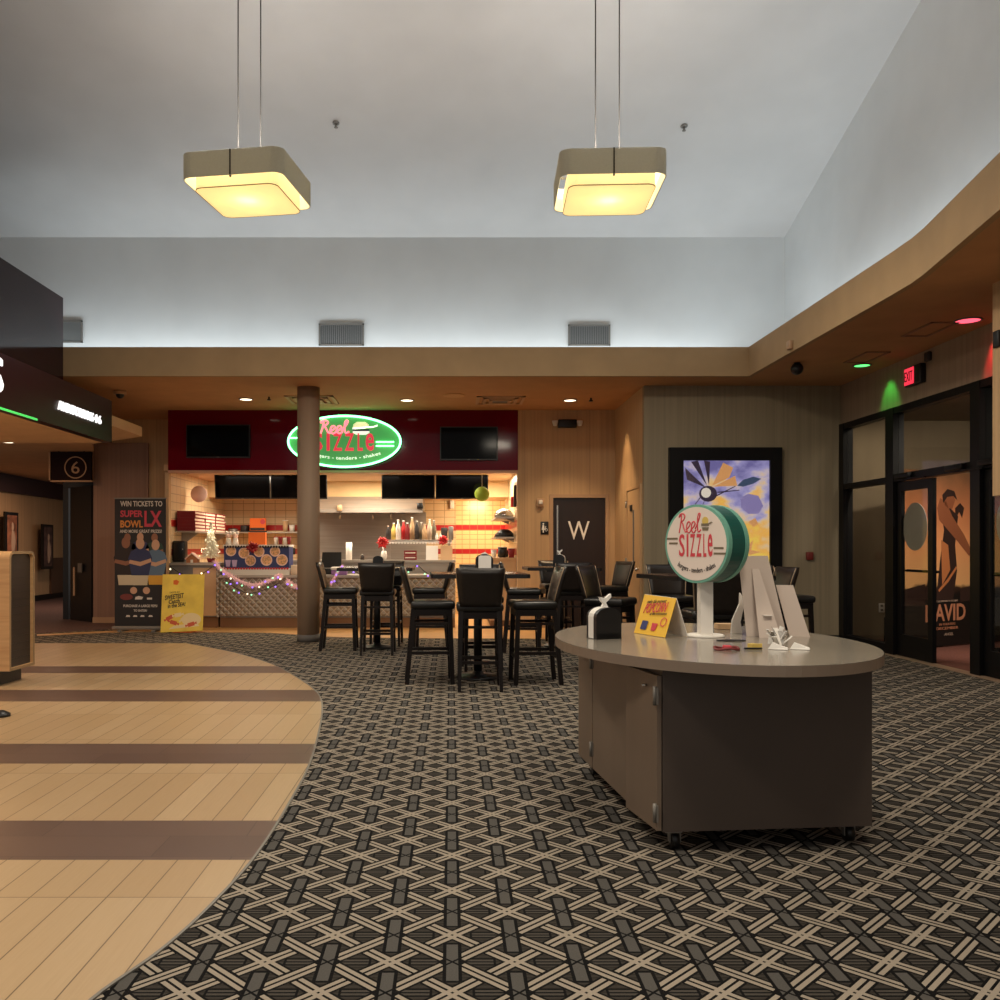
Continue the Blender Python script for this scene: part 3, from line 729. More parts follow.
# ------------------------------------------------------------------ cart
CA = R(5.4); ex = Vector((math.cos(CA), math.sin(CA), 0)); ey = Vector((-math.sin(CA), math.cos(CA), 0))
cc = Vector((1.29, 4.585, 0)); ZT = .835
cart = thing('serving_cart', 'oval-topped brown rolling cart with cupboard doors, in the foreground on the carpet', 'cart', cc)
def cw(a, b, z=0): return cc+ex*a+ey*b+ZP*z
def cbox(m, a0, a1, b0, b1, z0, z1):
    return m.hexa([cw(a0, b0, z0), cw(a1, b0, z0), cw(a1, b1, z0), cw(a0, b1, z0), cw(a0, b0, z1), cw(a1, b0, z1), cw(a1, b1, z1), cw(a0, b1, z1)])
hw, hd = .478, .715
m = MB(); cbox(m, -hw+.02, hw, -hd+.02, hd, .09, .79); m.build('cabinet_body', M_cart, cart)
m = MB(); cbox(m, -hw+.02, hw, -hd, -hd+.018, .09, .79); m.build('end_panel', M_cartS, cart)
m = MB(); m.prism(ell(0, 0, .738, 1.03, 72), cc, ex, ey, ZP, .79, ZT); tp = m.build('cart_top', [M_carttop], cart)
m = MB(); a = ell(0, 0, .7395, 1.0315, 72); b = ell(0, 0, .737, 1.029, 72)
for i in range(72):
    j = (i+1) % 72
    P = [cc+ex*a[k][0]+ey*a[k][1] for k in (i, j)]
    q = [m.v(P[0]+ZP*.789), m.v(P[1]+ZP*.789), m.v(P[1]+ZP*(ZT-.002)), m.v(P[0]+ZP*(ZT-.002))]; m.face(q, True)
m.build('edge_band', M_carte, cart)
def hinge_on(door, b, zs, out=.0):
    for z in zs:
        h = MB(); h.cyl(cw(-hw-.012-out, b, z-.04), cw(-hw-.012-out, b, z+.04), .009, n=8); cbox(h, -hw-.008-out, -hw-.002-out, b-.02, b+.02, z-.035, z+.035)
        h.build('hinge', M_grey, door)
m = MB(); cbox(m, -hw-.003, -hw+.019, -.345, .385, .095, .77); dA = m.build('door', M_cart, cart); hinge_on(dA, .39, (.2, .68)); hinge_on(dA, -.35, (.2, .66))
m = MB(); cbox(m, -hw-.003, -hw+.019, .395, .714, .095, .785); m.build('side_panel', M_cart, cart)
m = MB(); q = .03
m.hexa([cw(-hw-.004, -hd+.005, .095), cw(-hw+.016, -hd+.005, .095), cw(-hw+.016-q, -.352, .095), cw(-hw-.004-q, -.352, .095),
        cw(-hw-.004, -hd+.005, .755), cw(-hw+.016, -hd+.005, .755), cw(-hw+.016-q, -.352, .755), cw(-hw-.004-q, -.352, .755)])
dB = m.build('door', M_cart, cart)
hinge_on(dB, -hd+.01, (.17, .67))
MB().cyl(cw(-hw-.035, -.6, .7), cw(-hw-.01, -.6, .7), .006, n=8).build('door_screw', M_chrome, dB)
for a, b in ((-.40, -.66), (.40, -.64), (-.42, .62), (.40, .62)):
    k = MB(); k.box(*(v for v in (cw(a, b).x-.035, cw(a, b).x+.035, cw(a, b).y-.035, cw(a, b).y+.035, .078, .092)))
    cs = k.build('caster', M_grey, cart)
    p = cw(a+.015, b+.01, .038); k = MB(); k.cyl(p-XP*.016, p+XP*.016, .038, n=18); k.build('wheel', M_black, cs)
    k = MB(); k.bar(p-XP*.022+ZP*.045, p-XP*.022-ZP*.01, .006, .035).bar(p+XP*.022+ZP*.045, p+XP*.022-ZP*.01, .006, .035); k.build('fork', M_grey, cs)

dispenser((.787, 4.63, ZT), R(20), 'black napkin dispenser with a white tissue sticking up, at the left end of the cart', tissue=1, s=.98)

# tent card
A, B = Vector((1.0, 4.92, ZT+.002)), Vector((1.105, 4.65, ZT+.002)); C, D2 = Vector((1.235, 4.70, ZT+.002)), Vector((1.13, 4.97, ZT+.002))
T1, T2 = (A+D2)/2+Vector((.005, .03, .207)), (B+C)/2+Vector((.008, .03, .200))
tc = thing('tent_card', 'yellow folded tent card advertising popcorn, left of the round sign on the cart', 'table card', (A+C)/2)
def sheet(m, a, b, c, d, t=.003):
    n = (b-a).cross(d-a).normalized()*t
    m.hexa([a, b, c, d, a+n, b+n, c+n, d+n])
m = MB(); sheet(m, B, A, T1, T2); m.build('front_panel', M_yellow, tc)
m = MB(); sheet(m, C, D2, T1, T2); m.build('back_panel', M_white, tc)
r_ = (B-A).normalized(); u_ = (T1-A); u_ = (u_-r_*u_.dot(r_)).normalized(); n_ = r_.cross(u_)
W_, H_ = (B-A).length, .215; O_ = (A+B+T1+T2)/4+n_*.004
def onT(a, b): return O_+r_*a*W_+u_*b*H_
text('lettering', 'make this moment', M_ink, tc, onT(-.06, .37), r_+u_*.08, u_, .17, .02, .001, shear=.3)
text('headline_lettering', 'POPCORN', M_pink, tc, onT(-.02, .2), r_+u_*.1, u_, .2, .055, .002, shear=.3)
text('lettering', 'at the concessions', M_ink, tc, onT(.12, .06), r_+u_*.08, u_, .15, .017, .001, shear=.3)
m = MB(); m.prism(rrect(.055, .05, .006, 2), onT(-.2, -.28), r_, u_, n_, 0, .001); m.build('printed_badge', MATS['navy_print'], tc)
m = MB(); m.prism([(-.018, -.02), (.018, -.02), (.026, .022), (-.026, .022)], onT(.12, -.3), r_, u_, n_, 0, .001); m.build('printed_cup', M_pink, tc)
m = MB(); a = ell(0, 0, .026, .026, 20); b = ell(0, 0, .021, .021, 20)
for i in range(20):
    j = (i+1) % 20; m.prism([a[i], a[j], b[j], b[i]], onT(.36, -.14), r_, u_, n_, 0, .001)
m.build('printed_ring', M_pink, tc)

# round sign on a post
ps = Vector((1.338, 4.74, ZT))
rs = thing('round_sign', 'round white and teal burger stand sign on a white post, on top of the cart', 'sign', ps)
nrm = Vector((-math.sin(R(54)), -math.cos(R(54)), 0)); rt = Vector((-nrm.y, nrm.x, 0)); ctr = Vector((1.345, 4.74, 1.322)); rad = .205
fc = ctr+nrm*.085
m = MB(); m.prism(ell(0, 0, rad, rad, 56), ctr, rt, ZP, nrm, .055, .085); fr1 = m.build('front_rim', M_tealL, rs)
m = MB(); m.prism(ell(0, 0, rad, rad, 56), ctr, rt, ZP, nrm, -.085, -.055); m.build('back_rim', M_tealL, rs)
m = MB(); m.prism(ell(0, 0, rad*.985, rad*.985, 56), ctr, rt, ZP, nrm, -.055, .055); m.build('drum', M_teal, rs)
m = MB(); m.prism(ell(0, 0, rad*.935, rad*.935, 56), ctr, rt, ZP, nrm, .0852, .0872); face = m.build('sign_face', M_signwhite, rs)
m = MB(); m.prism(ell(0, 0, rad*.935, rad*.935, 56), ctr, rt, ZP, nrm, -.0872, -.0852); m.build('sign_face', M_signwhite, rs)
def onS(a, b): return fc+nrm*.0025+rt*a+ZP*b
# hand-drawn script word as joined strokes; returns polylines in unit box
def script_reel():
    R_ = [(.02, .0), (.07, .35), (.12, .8), (.1, .95), (.02, .82), (.06, .98), (.2, 1.0), (.27, .86), (.2, .66), (.09, .58), (.17, .5), (.24, .2), (.3, .03), (.37, .1)]
    e = lambda x: [(x-.02, .16), (x+.08, .27), (x+.165, .45), (x+.12, .58), (x+.045, .52), (x+.01, .3), (x+.04, .06), (x+.12, .0), (x+.21, .16)]
    l = [(.72, .2), (.86, .62), (.93, .93), (.88, 1.0), (.83, .8), (.82, .25), (.87, .03), (.97, .16)]
    return [R_, e(.34), e(.55), l]
def strokes(m, lines, o, r, u, n, w, h, rad):
    for ln in lines:
        pts = smoothpts([o+r*((a-.5)*w)+u*((b-.5)*h) for a, b in ln], 4); m.tube(pts, rad, 6)
m = MB(); strokes(m, script_reel(), onS(-.035, .108), rt, ZP, nrm, .15, .1, .0037); m.build('script_lettering', M_pink, face)
sizzle(M_pink, face, onS(.0, -.008), rt, ZP, .215, .118, .002, .01)
text('lettering', 'burgers - tenders - shakes', M_ink, face, onS(.005, -.142), rt, ZP, .25, .034, .002, arc=.23)
for a0, a1, z in ((-.19, -.118, .028), (-.175, -.118, .003), (.115, .175, -.022), (.115, .188, -.05)):
    m = MB(); m.prism([(a0, z-.005), (a1, z-.005), (a1, z+.005), (a0, z+.005)], fc, rt, ZP, nrm, .002, .004); m.build('stripe', M_olive, face)
m = MB(); m.prism(ell(.062, .118, .02, .021, 20), fc, rt, ZP, nrm, .002, .004)
m.mi = 1; m.prism([(.038, .092), (.086, .092), (.086, .1), (.11, .108), (.1, .113), (.083, .105), (.038, .105)], fc, rt, ZP, nrm, .004, .005)
m.prism([(.042, .085), (.084, .085), (.08, .068), (.046, .068)], fc, rt, ZP, nrm, .002, .004); m.build('burger_emblem', [M_cream2, M_olive], face)
m = MB(); m.box(ps.x-.033, ps.x+.033, ps.y-.033, ps.y+.033, ZT+.012, 1.14); m.build('post', M_white, rs)
m = MB(); m.lathe([(.10, 0), (.10, .006), (.09, .012)], ps, 40); m.build('base_plate', M_white, rs)

# white counter standees seen from behind, their backs to us
def standee(name, label, o, r, tilt, w0, w1, h, flap):
    o, r = Vector(o), Vector(r).normalized(); n = Vector((r.y, -r.x, 0)); u = (ZP+n*-tilt[0]+r*tilt[1]).normalized(); n2 = r.cross(u)
    t = thing(name, label, 'standee', o, group='white counter standees')
    m = MB(); m.prism([(-w0/2, 0), (w0/2, 0), (w1/2, h), (-w1/2, h)], o, r, u, n2, 0, .006); m.build('board', M_foam, t)
    if flap:
        m = MB(); f = o+n2*.085+r*.0
        top = o+u*h*.84+n2*.008
        m.hexa([f-r*.055, f+r*.055, f+r*.055+n2*.004, f-r*.055+n2*.004, top-r*.018, top+r*.018, top+r*.018+n2*.004, top-r*.018+n2*.004]); e = m.build('easel_leg', M_foam, t)
        m = MB(); g = o+u*h*.27+n2*.035
        m.hexa([g-r*.025, g+r*.03, g+r*.03+n2*.05, g-r*.01+n2*.05, g-r*.025+u*.004, g+r*.03+u*.004, g+r*.03+n2*.05+u*.004, g-r*.01+n2*.05+u*.004]); m.build('lock_tab', M_white, e)
    return t
standee('counter_standee', 'tall tapering white standee seen from the back, under the lit poster on the cart', (1.662, 4.74, ZT), (1, -.12, 0), (-.02, -.17), .205, .15, .43, True)
standee('counter_standee', 'small white card standee leaning at the right end of the cart', (1.83, 4.72, ZT), (1, -.45, 0), (-.02, -.28), .10, .085, .28, False)
m = MB(); m.prism([(-.03, 0), (.03, 0), (.015, .06), (.03, .18), (.0, .22), (.002, .16), (-.03, .07)], (1.56, 4.93, ZT), (1, 0, 0), (.1, .05, 1), (0, -1, 0), 0, .02)
whole('folded_card', m, M_paper, 'jagged white folded card just left of the tall white standee', 'card')

# loose things on the cart
def wrapper(name, c, n, size, m, lab, cat, spread=1.0):
    b = MB()
    for i in range(n):
        a = random.uniform(0, 2*PI); L = size*random.uniform(.6, 1); p0 = Vector(c)+Vector((random.uniform(-.03, .03)*spread, random.uniform(-.03, .03)*spread, .008))
        d = Vector((math.cos(a)*.5, math.sin(a)*.5, random.uniform(.3, 1.2))).normalized()*L
        b.mi = i % len(m)
        b.bar(p0, p0+d, .013, .004, .022, .003)
    return whole(name, b, m, lab, cat)
zt = ZT+.002
wrapper('crumpled_wrappers', (1.535, 4.25, zt), 22, .10, [M_paper, M_chrome, M_paper, M_white], 'crumpled white and silver wrappers standing on the cart below the tall standee', 'wrappers')
for k, (x, y) in enumerate(((1.50, 4.12), (1.60, 4.12))):
    b = MB(); b.hexa([(x-.05, y, zt), (x+.03, y-.03, zt), (x+.05, y+.01, zt), (x-.03, y+.03, zt), (x-.03, y, zt+.03), (x+.02, y-.02, zt+.008), (x+.04, y, zt+.008), (x-.02, y+.02, zt+.03)])
    whole('crumpled_paper', b, M_paper, ('twisted white paper scrap at the front of the silver wrappers', 'white paper scrap lying rightmost by the silver wrappers')[k], 'paper scrap')
b = MB(); b.tube([Vector((1.255+.05*math.cos(q)*1.1, 4.10+.045*math.sin(q), zt+.006+.004*math.sin(3*q))) for q in [i*2*PI/18 for i in range(18)]], .006, 6, closed=True)
kr = whole('lanyard', b, mat('dark_red_cord', rgb(120, 44, 44), .5), 'dark red lanyard coil lying at the front of the cart top', 'lanyard')
b = MB(); b.rbox(1.24, 1.275, 4.085, 4.115, zt, zt+.02, .004); whole('lip_balm_box', b, M_pink, 'little red and white packet on the dark red lanyard', 'packet')
b = MB(); b.prism([(0, 0), (.05, .01), (.06, .04), (.035, .03), (.02, .055), (-.01, .035)], (1.385, 4.14, zt), XP, YP, ZP, 0, .02); whole('yellow_toy', b, MATS['mustard_ink'], 'small yellow plastic piece between the lanyard and the wrappers', 'trinket')
b = MB(); b.box(1.34, 1.42, 4.105, 4.118, zt, zt+.008); whole('pen', b, M_black, 'dark pen lying beside the yellow piece', 'pen')
b = MB(); b.prism(ell(0, 0, .075, .03, 24), (1.40, 4.50, zt), (1, .05, 0), (-.05, 1, 0), ZP, 0, .004); whole('dark_card', b, M_ink, 'dark flat leaflet in front of the round sign base', 'leaflet')
b = MB(); b.box(1.17, 1.29, 4.93, 5.07, zt, zt+.004); whole('leaflet', b, MATS['sign_face_white'], 'pale leaflet behind the tent card on the cart', 'leaflet')
b = MB(); b.box(1.2, 1.27, 4.97, 5.03, zt+.004, zt+.012); whole('sticker_sheet', b, MATS['dark_teal_plastic'], 'small teal sheet lying on the pale leaflet behind the tent card', 'leaflet')
b = MB(); b.box(1.52, 1.62, 5.12, 5.2, zt, zt+.03); whole('small_box', b, MATS['cream_soffit_paint'] if 'cream_soffit_paint' in MATS else M_cream, 'small tan box behind the sign post on the cart', 'box')

# ------------------------------------------------------------------ pendant lamps
def make_pendant(label):
    t = thing('pendant_lamp', label, 'pendant lamp', group='square fabric pendant lamps')
    def ring(m, w, d, th, z0, z1, r):
        a, b = rrect(w, d, r), rrect(w-2*th, d-2*th, r-th*.5)
        k = len(a)
        for i in range(k):
            j = (i+1) % k; m.prism([a[i], a[j], b[j], b[i]], (0, 0, 0), XP, YP, ZP, z0, z1)
    m = MB(); ring(m, .90, .86, .006, .065, .28, .09); sh = m.build('lamp_shade', M_shade, t, False)
    m = MB(); ring(m, .886, .846, .003, .066, .275, .085); m.build('lining', M_lining, sh, False)
    m = MB(); m.box(-.006, .006, -.436, -.430, .066, .28); m.build('seam', mat('dark_seam', rgb(70, 62, 52), .8), sh, False)
    m = MB(); m.prism(rrect(.74, .70, .08), (0, 0, 0), XP, YP, ZP, 0, .16); df = m.build('diffuser', M_diff, t, False)
    m = MB(); ring(m, .745, .705, .004, -.002, .006, .08); m.build('diffuser_edge', mat('tan_binding', rgb(170, 148, 92), .7), df, False)
    m = MB(); m.lathe([(.004, .045), (.012, .055), (.004, .066)], (0, -.425, 0), 10); m.build('finial', M_grey, sh, False)
    for s in (-1, 1):
        m = MB(); m.cyl((s*.105, 0, .17), (s*.105, 0, 2.75), .006, n=8); m.build('cord', mat('grey_cord', rgb(84, 80, 76), .7), t, False)
    m = MB(); m.box(-.42, .42, -.012, .012, .2, .215).box(-.012, .012, -.4, .4, .2, .215); m.build('frame_bar', M_grey, t, False)
    return t
p1 = make_pendant('left pendant lamp, square fabric shade turned slightly, glowing over the tile floor')
p1.location = (-1.79, 7.99, 4.375); p1.rotation_euler = (0, 0, R(-9))
dup(p1, (1.385, 7.97, 4.375), R(-2.5), 'right pendant lamp, square fabric shade seen front on, glowing above the cart')
# ------------------------------------------------------------------ upper hall fittings
def vent(x0, x1, y0, y1, lab):
    a, b = at(x0, y1, YW), at(x1, y0, YW)
    t = thing('ceiling_vent', lab, 'air vent', ((a.x+b.x)/2, YW, a.z), group='louvred vents on the pale wall')
    t.name = 'wall_vent'
    MB().box(a.x, b.x, YW-.015, YW-.002, a.z, b.z).build('backing', M_vent, t)
    m = MB(); w = .02; m.box(a.x, b.x, YW-.03, YW-.015, a.z, a.z+w).box(a.x, b.x, YW-.03, YW-.015, b.z-w, b.z).box(a.x, a.x+w, YW-.03, YW-.015, a.z, b.z).box(b.x-w, b.x, YW-.03, YW-.015, a.z, b.z)
    m.build('frame', M_grey, t)
    n = 22; m = MB()
    for i in range(n):
        x = a.x+.03+(b.x-a.x-.06)*i/(n-1); m.box(x-.004, x+.004, YW-.026, YW-.015, a.z+w, b.z-w)
    m.build('louvres', mat('pale_louvre', rgb(122, 122, 120), .6), t)
vent(58, 83, 321, 343, 'louvred wall vent at the far left, beside the dark volume')
vent(319, 364, 324, 346, 'louvred wall vent above the round column')
vent(568, 610, 325, 346, 'louvred wall vent above the W door')
for (x, y), lab in (((336, 123), 'sprinkler head on the grey ceiling right of the left pendant'), ((684, 126), 'sprinkler head on the grey ceiling right of the right pendant')):
    Y = 9.5
    for _ in range(30): Y += .5*((zc(Y)-EYE)*F/(HY-y)-Y)
    p = Vector(((x-HX)*Y/F, Y, zc(Y)))
    t = thing('sprinkler_head', lab, 'sprinkler', p-ZP*.07)
    MB().lathe([(.04, -.012), (.042, .02)], p, 16).build('escutcheon', M_grey, t)
    MB().lathe([(.012, -.05), (.015, -.01)], p, 10).lathe([(.02, -.06), (.022, -.05)], p, 12).build('deflector', M_grey, t)

# ------------------------------------------------------------------ lower ceiling fittings
def down(x, y, lens, lab, r=.09, z=ZS, name='recessed_downlight'):
    Y = (z-EYE)*F/(HY-y); X = (x-HX)*Y/F
    t = thing(name, lab, 'downlight', (X, Y, z-.012), group='recessed ceiling downlights')
    m = MB(); a, b = ell(0, 0, r+.02, r+.02), ell(0, 0, r, r)
    for i in range(28): j = (i+1) % 28; m.prism([a[i], a[j], b[j], b[i]], (X, Y, z), XP, YP, ZP, -.012, -.001)
    m.build('trim_ring', M_grey, t)
    MB().lathe([(r, -.006), (r, -.002)], (X, Y, z), 24).build('lens', lens, t); return t
down(246, 399, M_glow, 'lit downlight left of the column, above the left dark screen')
down(407, 400, M_glow, 'lit downlight right of the green sign')
down(570, 400, M_glow, 'lit downlight above the emergency light')
down(862, 365, M_glens, 'green coloured downlight by the right wall')
down(968, 320, M_rlens, 'red coloured downlight nearest us by the right wall', .11)
down(8, 442, M_glow, 'lit downlight in the corridor ceiling at the far left', .08, 2.96)
for x, lab in ((238, 'left'), (383, 'middle'), (455, 'right')):
    t = down(x, 472.5, M_glow, '%s one of the lit downlights in the food stand opening' % lab, .1, 2.565, 'stand_downlight')
# sprinklers, speaker, diffusers, cameras
def soffp(x, y): Y = (ZS-EYE)*F/(HY-y); return Vector(((x-HX)*Y/F, Y, ZS))
for (x, y), lab in (((269, 397), 'dark sprinkler on the brown ceiling left of the column'), ((591, 398), 'dark sprinkler on the brown ceiling above the W door')):
    p = soffp(x, y); m = MB(); m.lathe([(.03, -.05), (.03, -.035), (.012, -.03), (.012, 0)], p, 12); whole('ceiling_sprinkler', m, M_black, lab, 'sprinkler')
p = soffp(454, 395); m = MB(); m.lathe([(.155, -.015), (.16, -.001)], p, 28); whole('ceiling_speaker', m, mat('cream_speaker_grille', rgb(206, 160, 112), .7), 'round flush speaker in the brown ceiling over the food stand', 'speaker')
for (x, y), lab in (((312, 399.5), 'square air diffuser glowing green behind the column top'), ((500, 400), 'square air diffuser on the brown ceiling near the W door')):
    p = soffp(x, y); t = thing('ceiling_diffuser', lab, 'air diffuser', p-ZP*.03, group='square ceiling diffusers')
    m = MB(); h = .36
    for k, (r0, z) in enumerate(((h, -.004), (h*.72, -.014), (h*.46, -.024))):
        a, b = r0, r0-.05
        m.box(p.x-a, p.x+a, p.y-a, p.y-b, ZS+z-.01, ZS-.001).box(p.x-a, p.x+a, p.y+b, p.y+a, ZS+z-.01, ZS-.001).box(p.x-a, p.x-b, p.y-a, p.y+a, ZS+z-.01, ZS-.001).box(p.x+b, p.x+a, p.y-a, p.y+a, ZS+z-.01, ZS-.001)
    m.build('vanes', mat('tan_diffuser_paint', rgb(196, 160, 124), .6), t)
    MB().box(p.x-.11, p.x+.11, p.y-.11, p.y+.11, ZS-.03, ZS-.02).build('centre_plate', M_grey, t)
for (x, y), lab in (((880, 357), 'slot vent in the dark ceiling beside the green downlight'), ((945, 329), 'slot vent in the dark ceiling beside the red downlight')):
    p = soffp(x, y); p.x -= .16; m = MB()
    a, b, w = .14, .30, .025
    m.box(p.x-a, p.x+a, p.y-b, p.y-b+w, ZS-.012, ZS-.001).box(p.x-a, p.x+a, p.y+b-w, p.y+b, ZS-.012, ZS-.001).box(p.x-a, p.x-a+w, p.y-b, p.y+b, ZS-.012, ZS-.001).box(p.x+a-w, p.x+a, p.y-b, p.y+b, ZS-.012, ZS-.001)
    whole('slot_vent', m, mat('brown_vent', rgb(150, 112, 84), .6), lab, 'air vent')
p = soffp(797, 363); t = thing('dome_camera', 'black globe camera hanging from the dark ceiling right of the lit poster', 'security camera', p-ZP*.14)
MB().ball(p-ZP*.07, .075, sub=3).build('globe', M_plastic, t); MB().lathe([(.03, -.02), (.04, 0)], p, 14).build('mount', M_black, t)
p = Vector((at(797, 341, 9.4).x, 0, 0)); q = at(797, 343, 10.25); q.x = 3.88
m = MB(); m.rbox(3.835, 3.878, 10.2, 10.3, 3.56, 3.66, .008); whole('fascia_sensor', m, M_dframe, 'tiny beige sensor on the tan fascia above the globe camera', 'sensor')
p = soffp(120, 391); t = thing('dome_camera', 'small dome camera under the ceiling beside the dark sign band', 'security camera', p-ZP*.11)
MB().lathe([(.09, -.05), (.09, 0)], p, 18).build('mount', MATS['tan_diffuser_paint'], t); MB().ball(p-ZP*.05, .06).build('dome', M_plastic, t)

# ------------------------------------------------------------------ right wall fittings
def rw(x, y): Y = X2*F/(x-HX); return Vector((X2, Y, EYE-(y-HY)*Y/F))
e0, e1 = Vector((X2, 10.53, 0)), Vector((X2, 10.17, 0))
t = thing('exit_sign', 'lit red exit sign above the glass doors', 'exit sign', (X2, (e0.y+e1.y)/2, 3.175))
y0, y1 = e1.y, e0.y
MB().rbox(X2-.07, X2+.001, y0, y1, 3.175, 3.395, .01).build('housing', M_black, t)
ym = y1-(y1-y0)*.62
MB().box(X2-.078, X2-.0705, ym, y1-.02, 3.19, 3.38).build('lit_panel', M_exit, t)
text('lettering', 'EXIT', mat('exit_letters', (.06, 0, 0, 1), .5), t, (X2-.079, (ym+y1-.02)/2, 3.285), (0, -1, 0), ZP, .18, .11, .003)
p = rw(930, 357); m = MB(); m.rbox(X2-.05, X2+.001, p.y-.05, p.y+.05, p.z-.05, p.z+.06, .02); whole('motion_sensor', m, M_ink, 'small dark sensor on the wall right of the exit sign', 'sensor')
m = MB(); m.rbox(4.56, 4.583, 7.50, 7.58, 2.98, 3.12, .006); whole('wall_plate', m, M_black, 'little black plate on the hanging tan bulkhead', 'wall plate')

# lit poster case
a, b = at(668, 600, Y1), at(780, 448, Y1); a.z = .62
t = thing('poster_case', 'lit movie poster case with a thick black frame on the olive wall', 'poster case', ((a.x+b.x)/2, Y1, a.z))
s0, s1 = at(682, 590, Y1), at(768, 461, Y1); s0.z = .93
m = MB()
m.box(a.x, s0.x, Y1-.09, Y1-.002, a.z, b.z).box(s1.x, b.x, Y1-.09, Y1-.002, a.z, b.z).box(s0.x, s1.x, Y1-.09, Y1-.002, s1.z, b.z).box(s0.x, s1.x, Y1-.09, Y1-.002, a.z, s0.z)
m.build('frame', M_frame, t)
mp = mat('lit_poster_art', (0, 0, 0, 1), .5); nt = NT(mp); pp, xx = nt.pos()
g = nt.m('DIVIDE', nt.m('SUBTRACT', xx[2], .93), s1.z-.93)
nz = nt.noise(nt.scaled(pp, (3.6, 1, 5.2)), 1.0, 7)
f = nt.m('ADD', nt.m('MULTIPLY', g, .85), nt.m('MULTIPLY', nt.m('SUBTRACT', nz, .5), 1.5))
colr = nt.ramp(f, [(.12, rgb(255, 214, 96)), (.3, rgb(255, 190, 96)), (.45, rgb(246, 206, 150)), (.56, rgb(214, 196, 208)), (.7, rgb(168, 160, 216)), (.95, rgb(120, 112, 172))])
nt.link(colr, nt.b.inputs['Emission Color']); nt.b.inputs['Emission Strength'].default_value = 1.05
art = MB().box(s0.x, s1.x, Y1-.05, Y1-.04, s0.z, s1.z).build('lit_sheet', mp, t)
def artm(n, c, e=.5): return mat(n, c, .5, emit=c, es=e)
K1 = artm('art_dark_violet', rgb(74, 62, 84)); K2 = artm('art_lilac', rgb(150, 138, 196), .8); K3 = artm('art_slate', rgb(72, 92, 128), .6); K4 = artm('art_peach', rgb(232, 168, 110), .8); K5 = artm('art_pale', rgb(236, 226, 214), .9)
yo = Vector((0, Y1-.05, 0))
def A2(x, y): p = at(x, y, Y1); return (p.x, p.z)
def artpoly(m, pts, t=.002): m.prism([A2(*p) for p in pts], yo, XP, ZP, Vector((0, -1, 0)), t-.001, t)
m = MB()                                        # a generic fantasy flying machine: wing fan, body, small craft
artpoly(m, [(705, 488), (684, 468), (686, 480)], .002); artpoly(m, [(706, 486), (690, 462), (697, 461)], .002); artpoly(m, [(708, 486), (703, 461), (709, 462)], .002)
m.mi = 1; artpoly(m, [(711, 486), (722, 463), (732, 468), (728, 478)], .002); artpoly(m, [(712, 487), (734, 476), (736, 486)], .002)
m.mi = 2; artpoly(m, [(707+9*math.cos(q/8*PI), 494+8*math.sin(q/8*PI)) for q in range(16)], .003)
m.mi = 3; artpoly(m, [(705+5*math.cos(q/6*PI), 493+5*math.sin(q/6*PI)) for q in range(12)], .004)
m.mi = 4; artpoly(m, [(736, 486), (742, 480), (752, 477), (760, 479), (752, 484), (742, 487)], .003)
m.mi = 5; artpoly(m, [(739, 498), (747, 494), (757, 496), (762, 506), (757, 514), (747, 514), (740, 508)], .003)
m.mi = 2
for p0, p1 in (((714, 496), (734, 486)), ((716, 492), (738, 490)), ((700, 496), (694, 504)), ((703, 501), (701, 506))): artpoly(m, [p0, (p0[0]+.3, p0[1]+1.2), (p1[0]+.3, p1[1]+.8), p1], .004)
m.mi = 1; artpoly(m, [(747, 522), (754, 518), (757, 524), (752, 527)], .003); artpoly(m, [(746, 546), (752, 540), (750, 550), (760, 552), (748, 555)], .003)
m.build('printed_picture', [K1, K4, K1, K5, K3, K2], art)
MB().box(s0.x, s1.x, Y1-.078, Y1-.074, s0.z, s1.z).build('glass', M_glass, t)
p = at(809, 556, Y1); m = MB(); m.rbox(p.x-.045, p.x+.045, Y1-.05, Y1+.001, p.z-.055, p.z+.055, .008)
whole('fire_alarm_box', m, mat('dark_red_plastic', rgb(120, 36, 30), .5), 'dark red alarm box on the olive wall right of the lit poster', 'fire alarm')

# W-door wall fittings
def bw(x, y, Y=YB): return at(x, y, Y)
p = bw(567, 424); t = thing('emergency_light', 'black emergency light with two white lamp heads above the W door', 'emergency light', (p.x, YB, p.z-.07))
MB().rbox(p.x-.15, p.x+.15, YB-.09, YB+.001, p.z-.065, p.z+.065, .012).build('housing', M_black, t)
for s in (-1, 1): MB().lathe([(.03, -.04), (.05, .03), (.045, .045)], (p.x+s*.2, YB-.06, p.z), 14).build('lamp_head', MATS['white_card'], t)
p = bw(540, 503); t = thing('fire_strobe', 'small white alarm strobe left of the W door', 'alarm strobe', (p.x, YB, p.z-.1))
MB().rbox(p.x-.06, p.x+.06, YB-.05, YB+.001, p.z-.06, p.z+.07, .01).build('base', M_dframe, t)
MB().rbox(p.x-.025, p.x+.035, YB-.075, YB-.05, p.z-.02, p.z+.045, .008).build('lens', MATS['white_card'], t)
MB().box(p.x-.035, p.x+.02, YB-.03, YB-.002, p.z-.11, p.z-.065).build('bracket', M_brown, t)
p = bw(544.5, 528); t = thing('restroom_plaque', 'small dark restroom plaque left of the W door', 'sign', (p.x, YB, p.z-.1))
MB().rbox(p.x-.065, p.x+.065, YB-.012, YB+.001, p.z-.105, p.z+.105, .004).build('plate', M_black, t)
m = MB(); o = Vector((p.x, YB-.012, p.z)); nn = Vector((0, -1, 0))
m.prism(ell(-.02, .068, .013, .013, 14), o, XP, ZP, nn, 0, .003); m.prism([(-.048, -.03), (.006, -.03), (-.01, .05), (-.032, .05)], o, XP, ZP, nn, 0, .003); m.prism([(-.03, -.075), (-.012, -.075), (-.012, -.03), (-.03, -.03)], o, XP, ZP, nn, 0, .003)
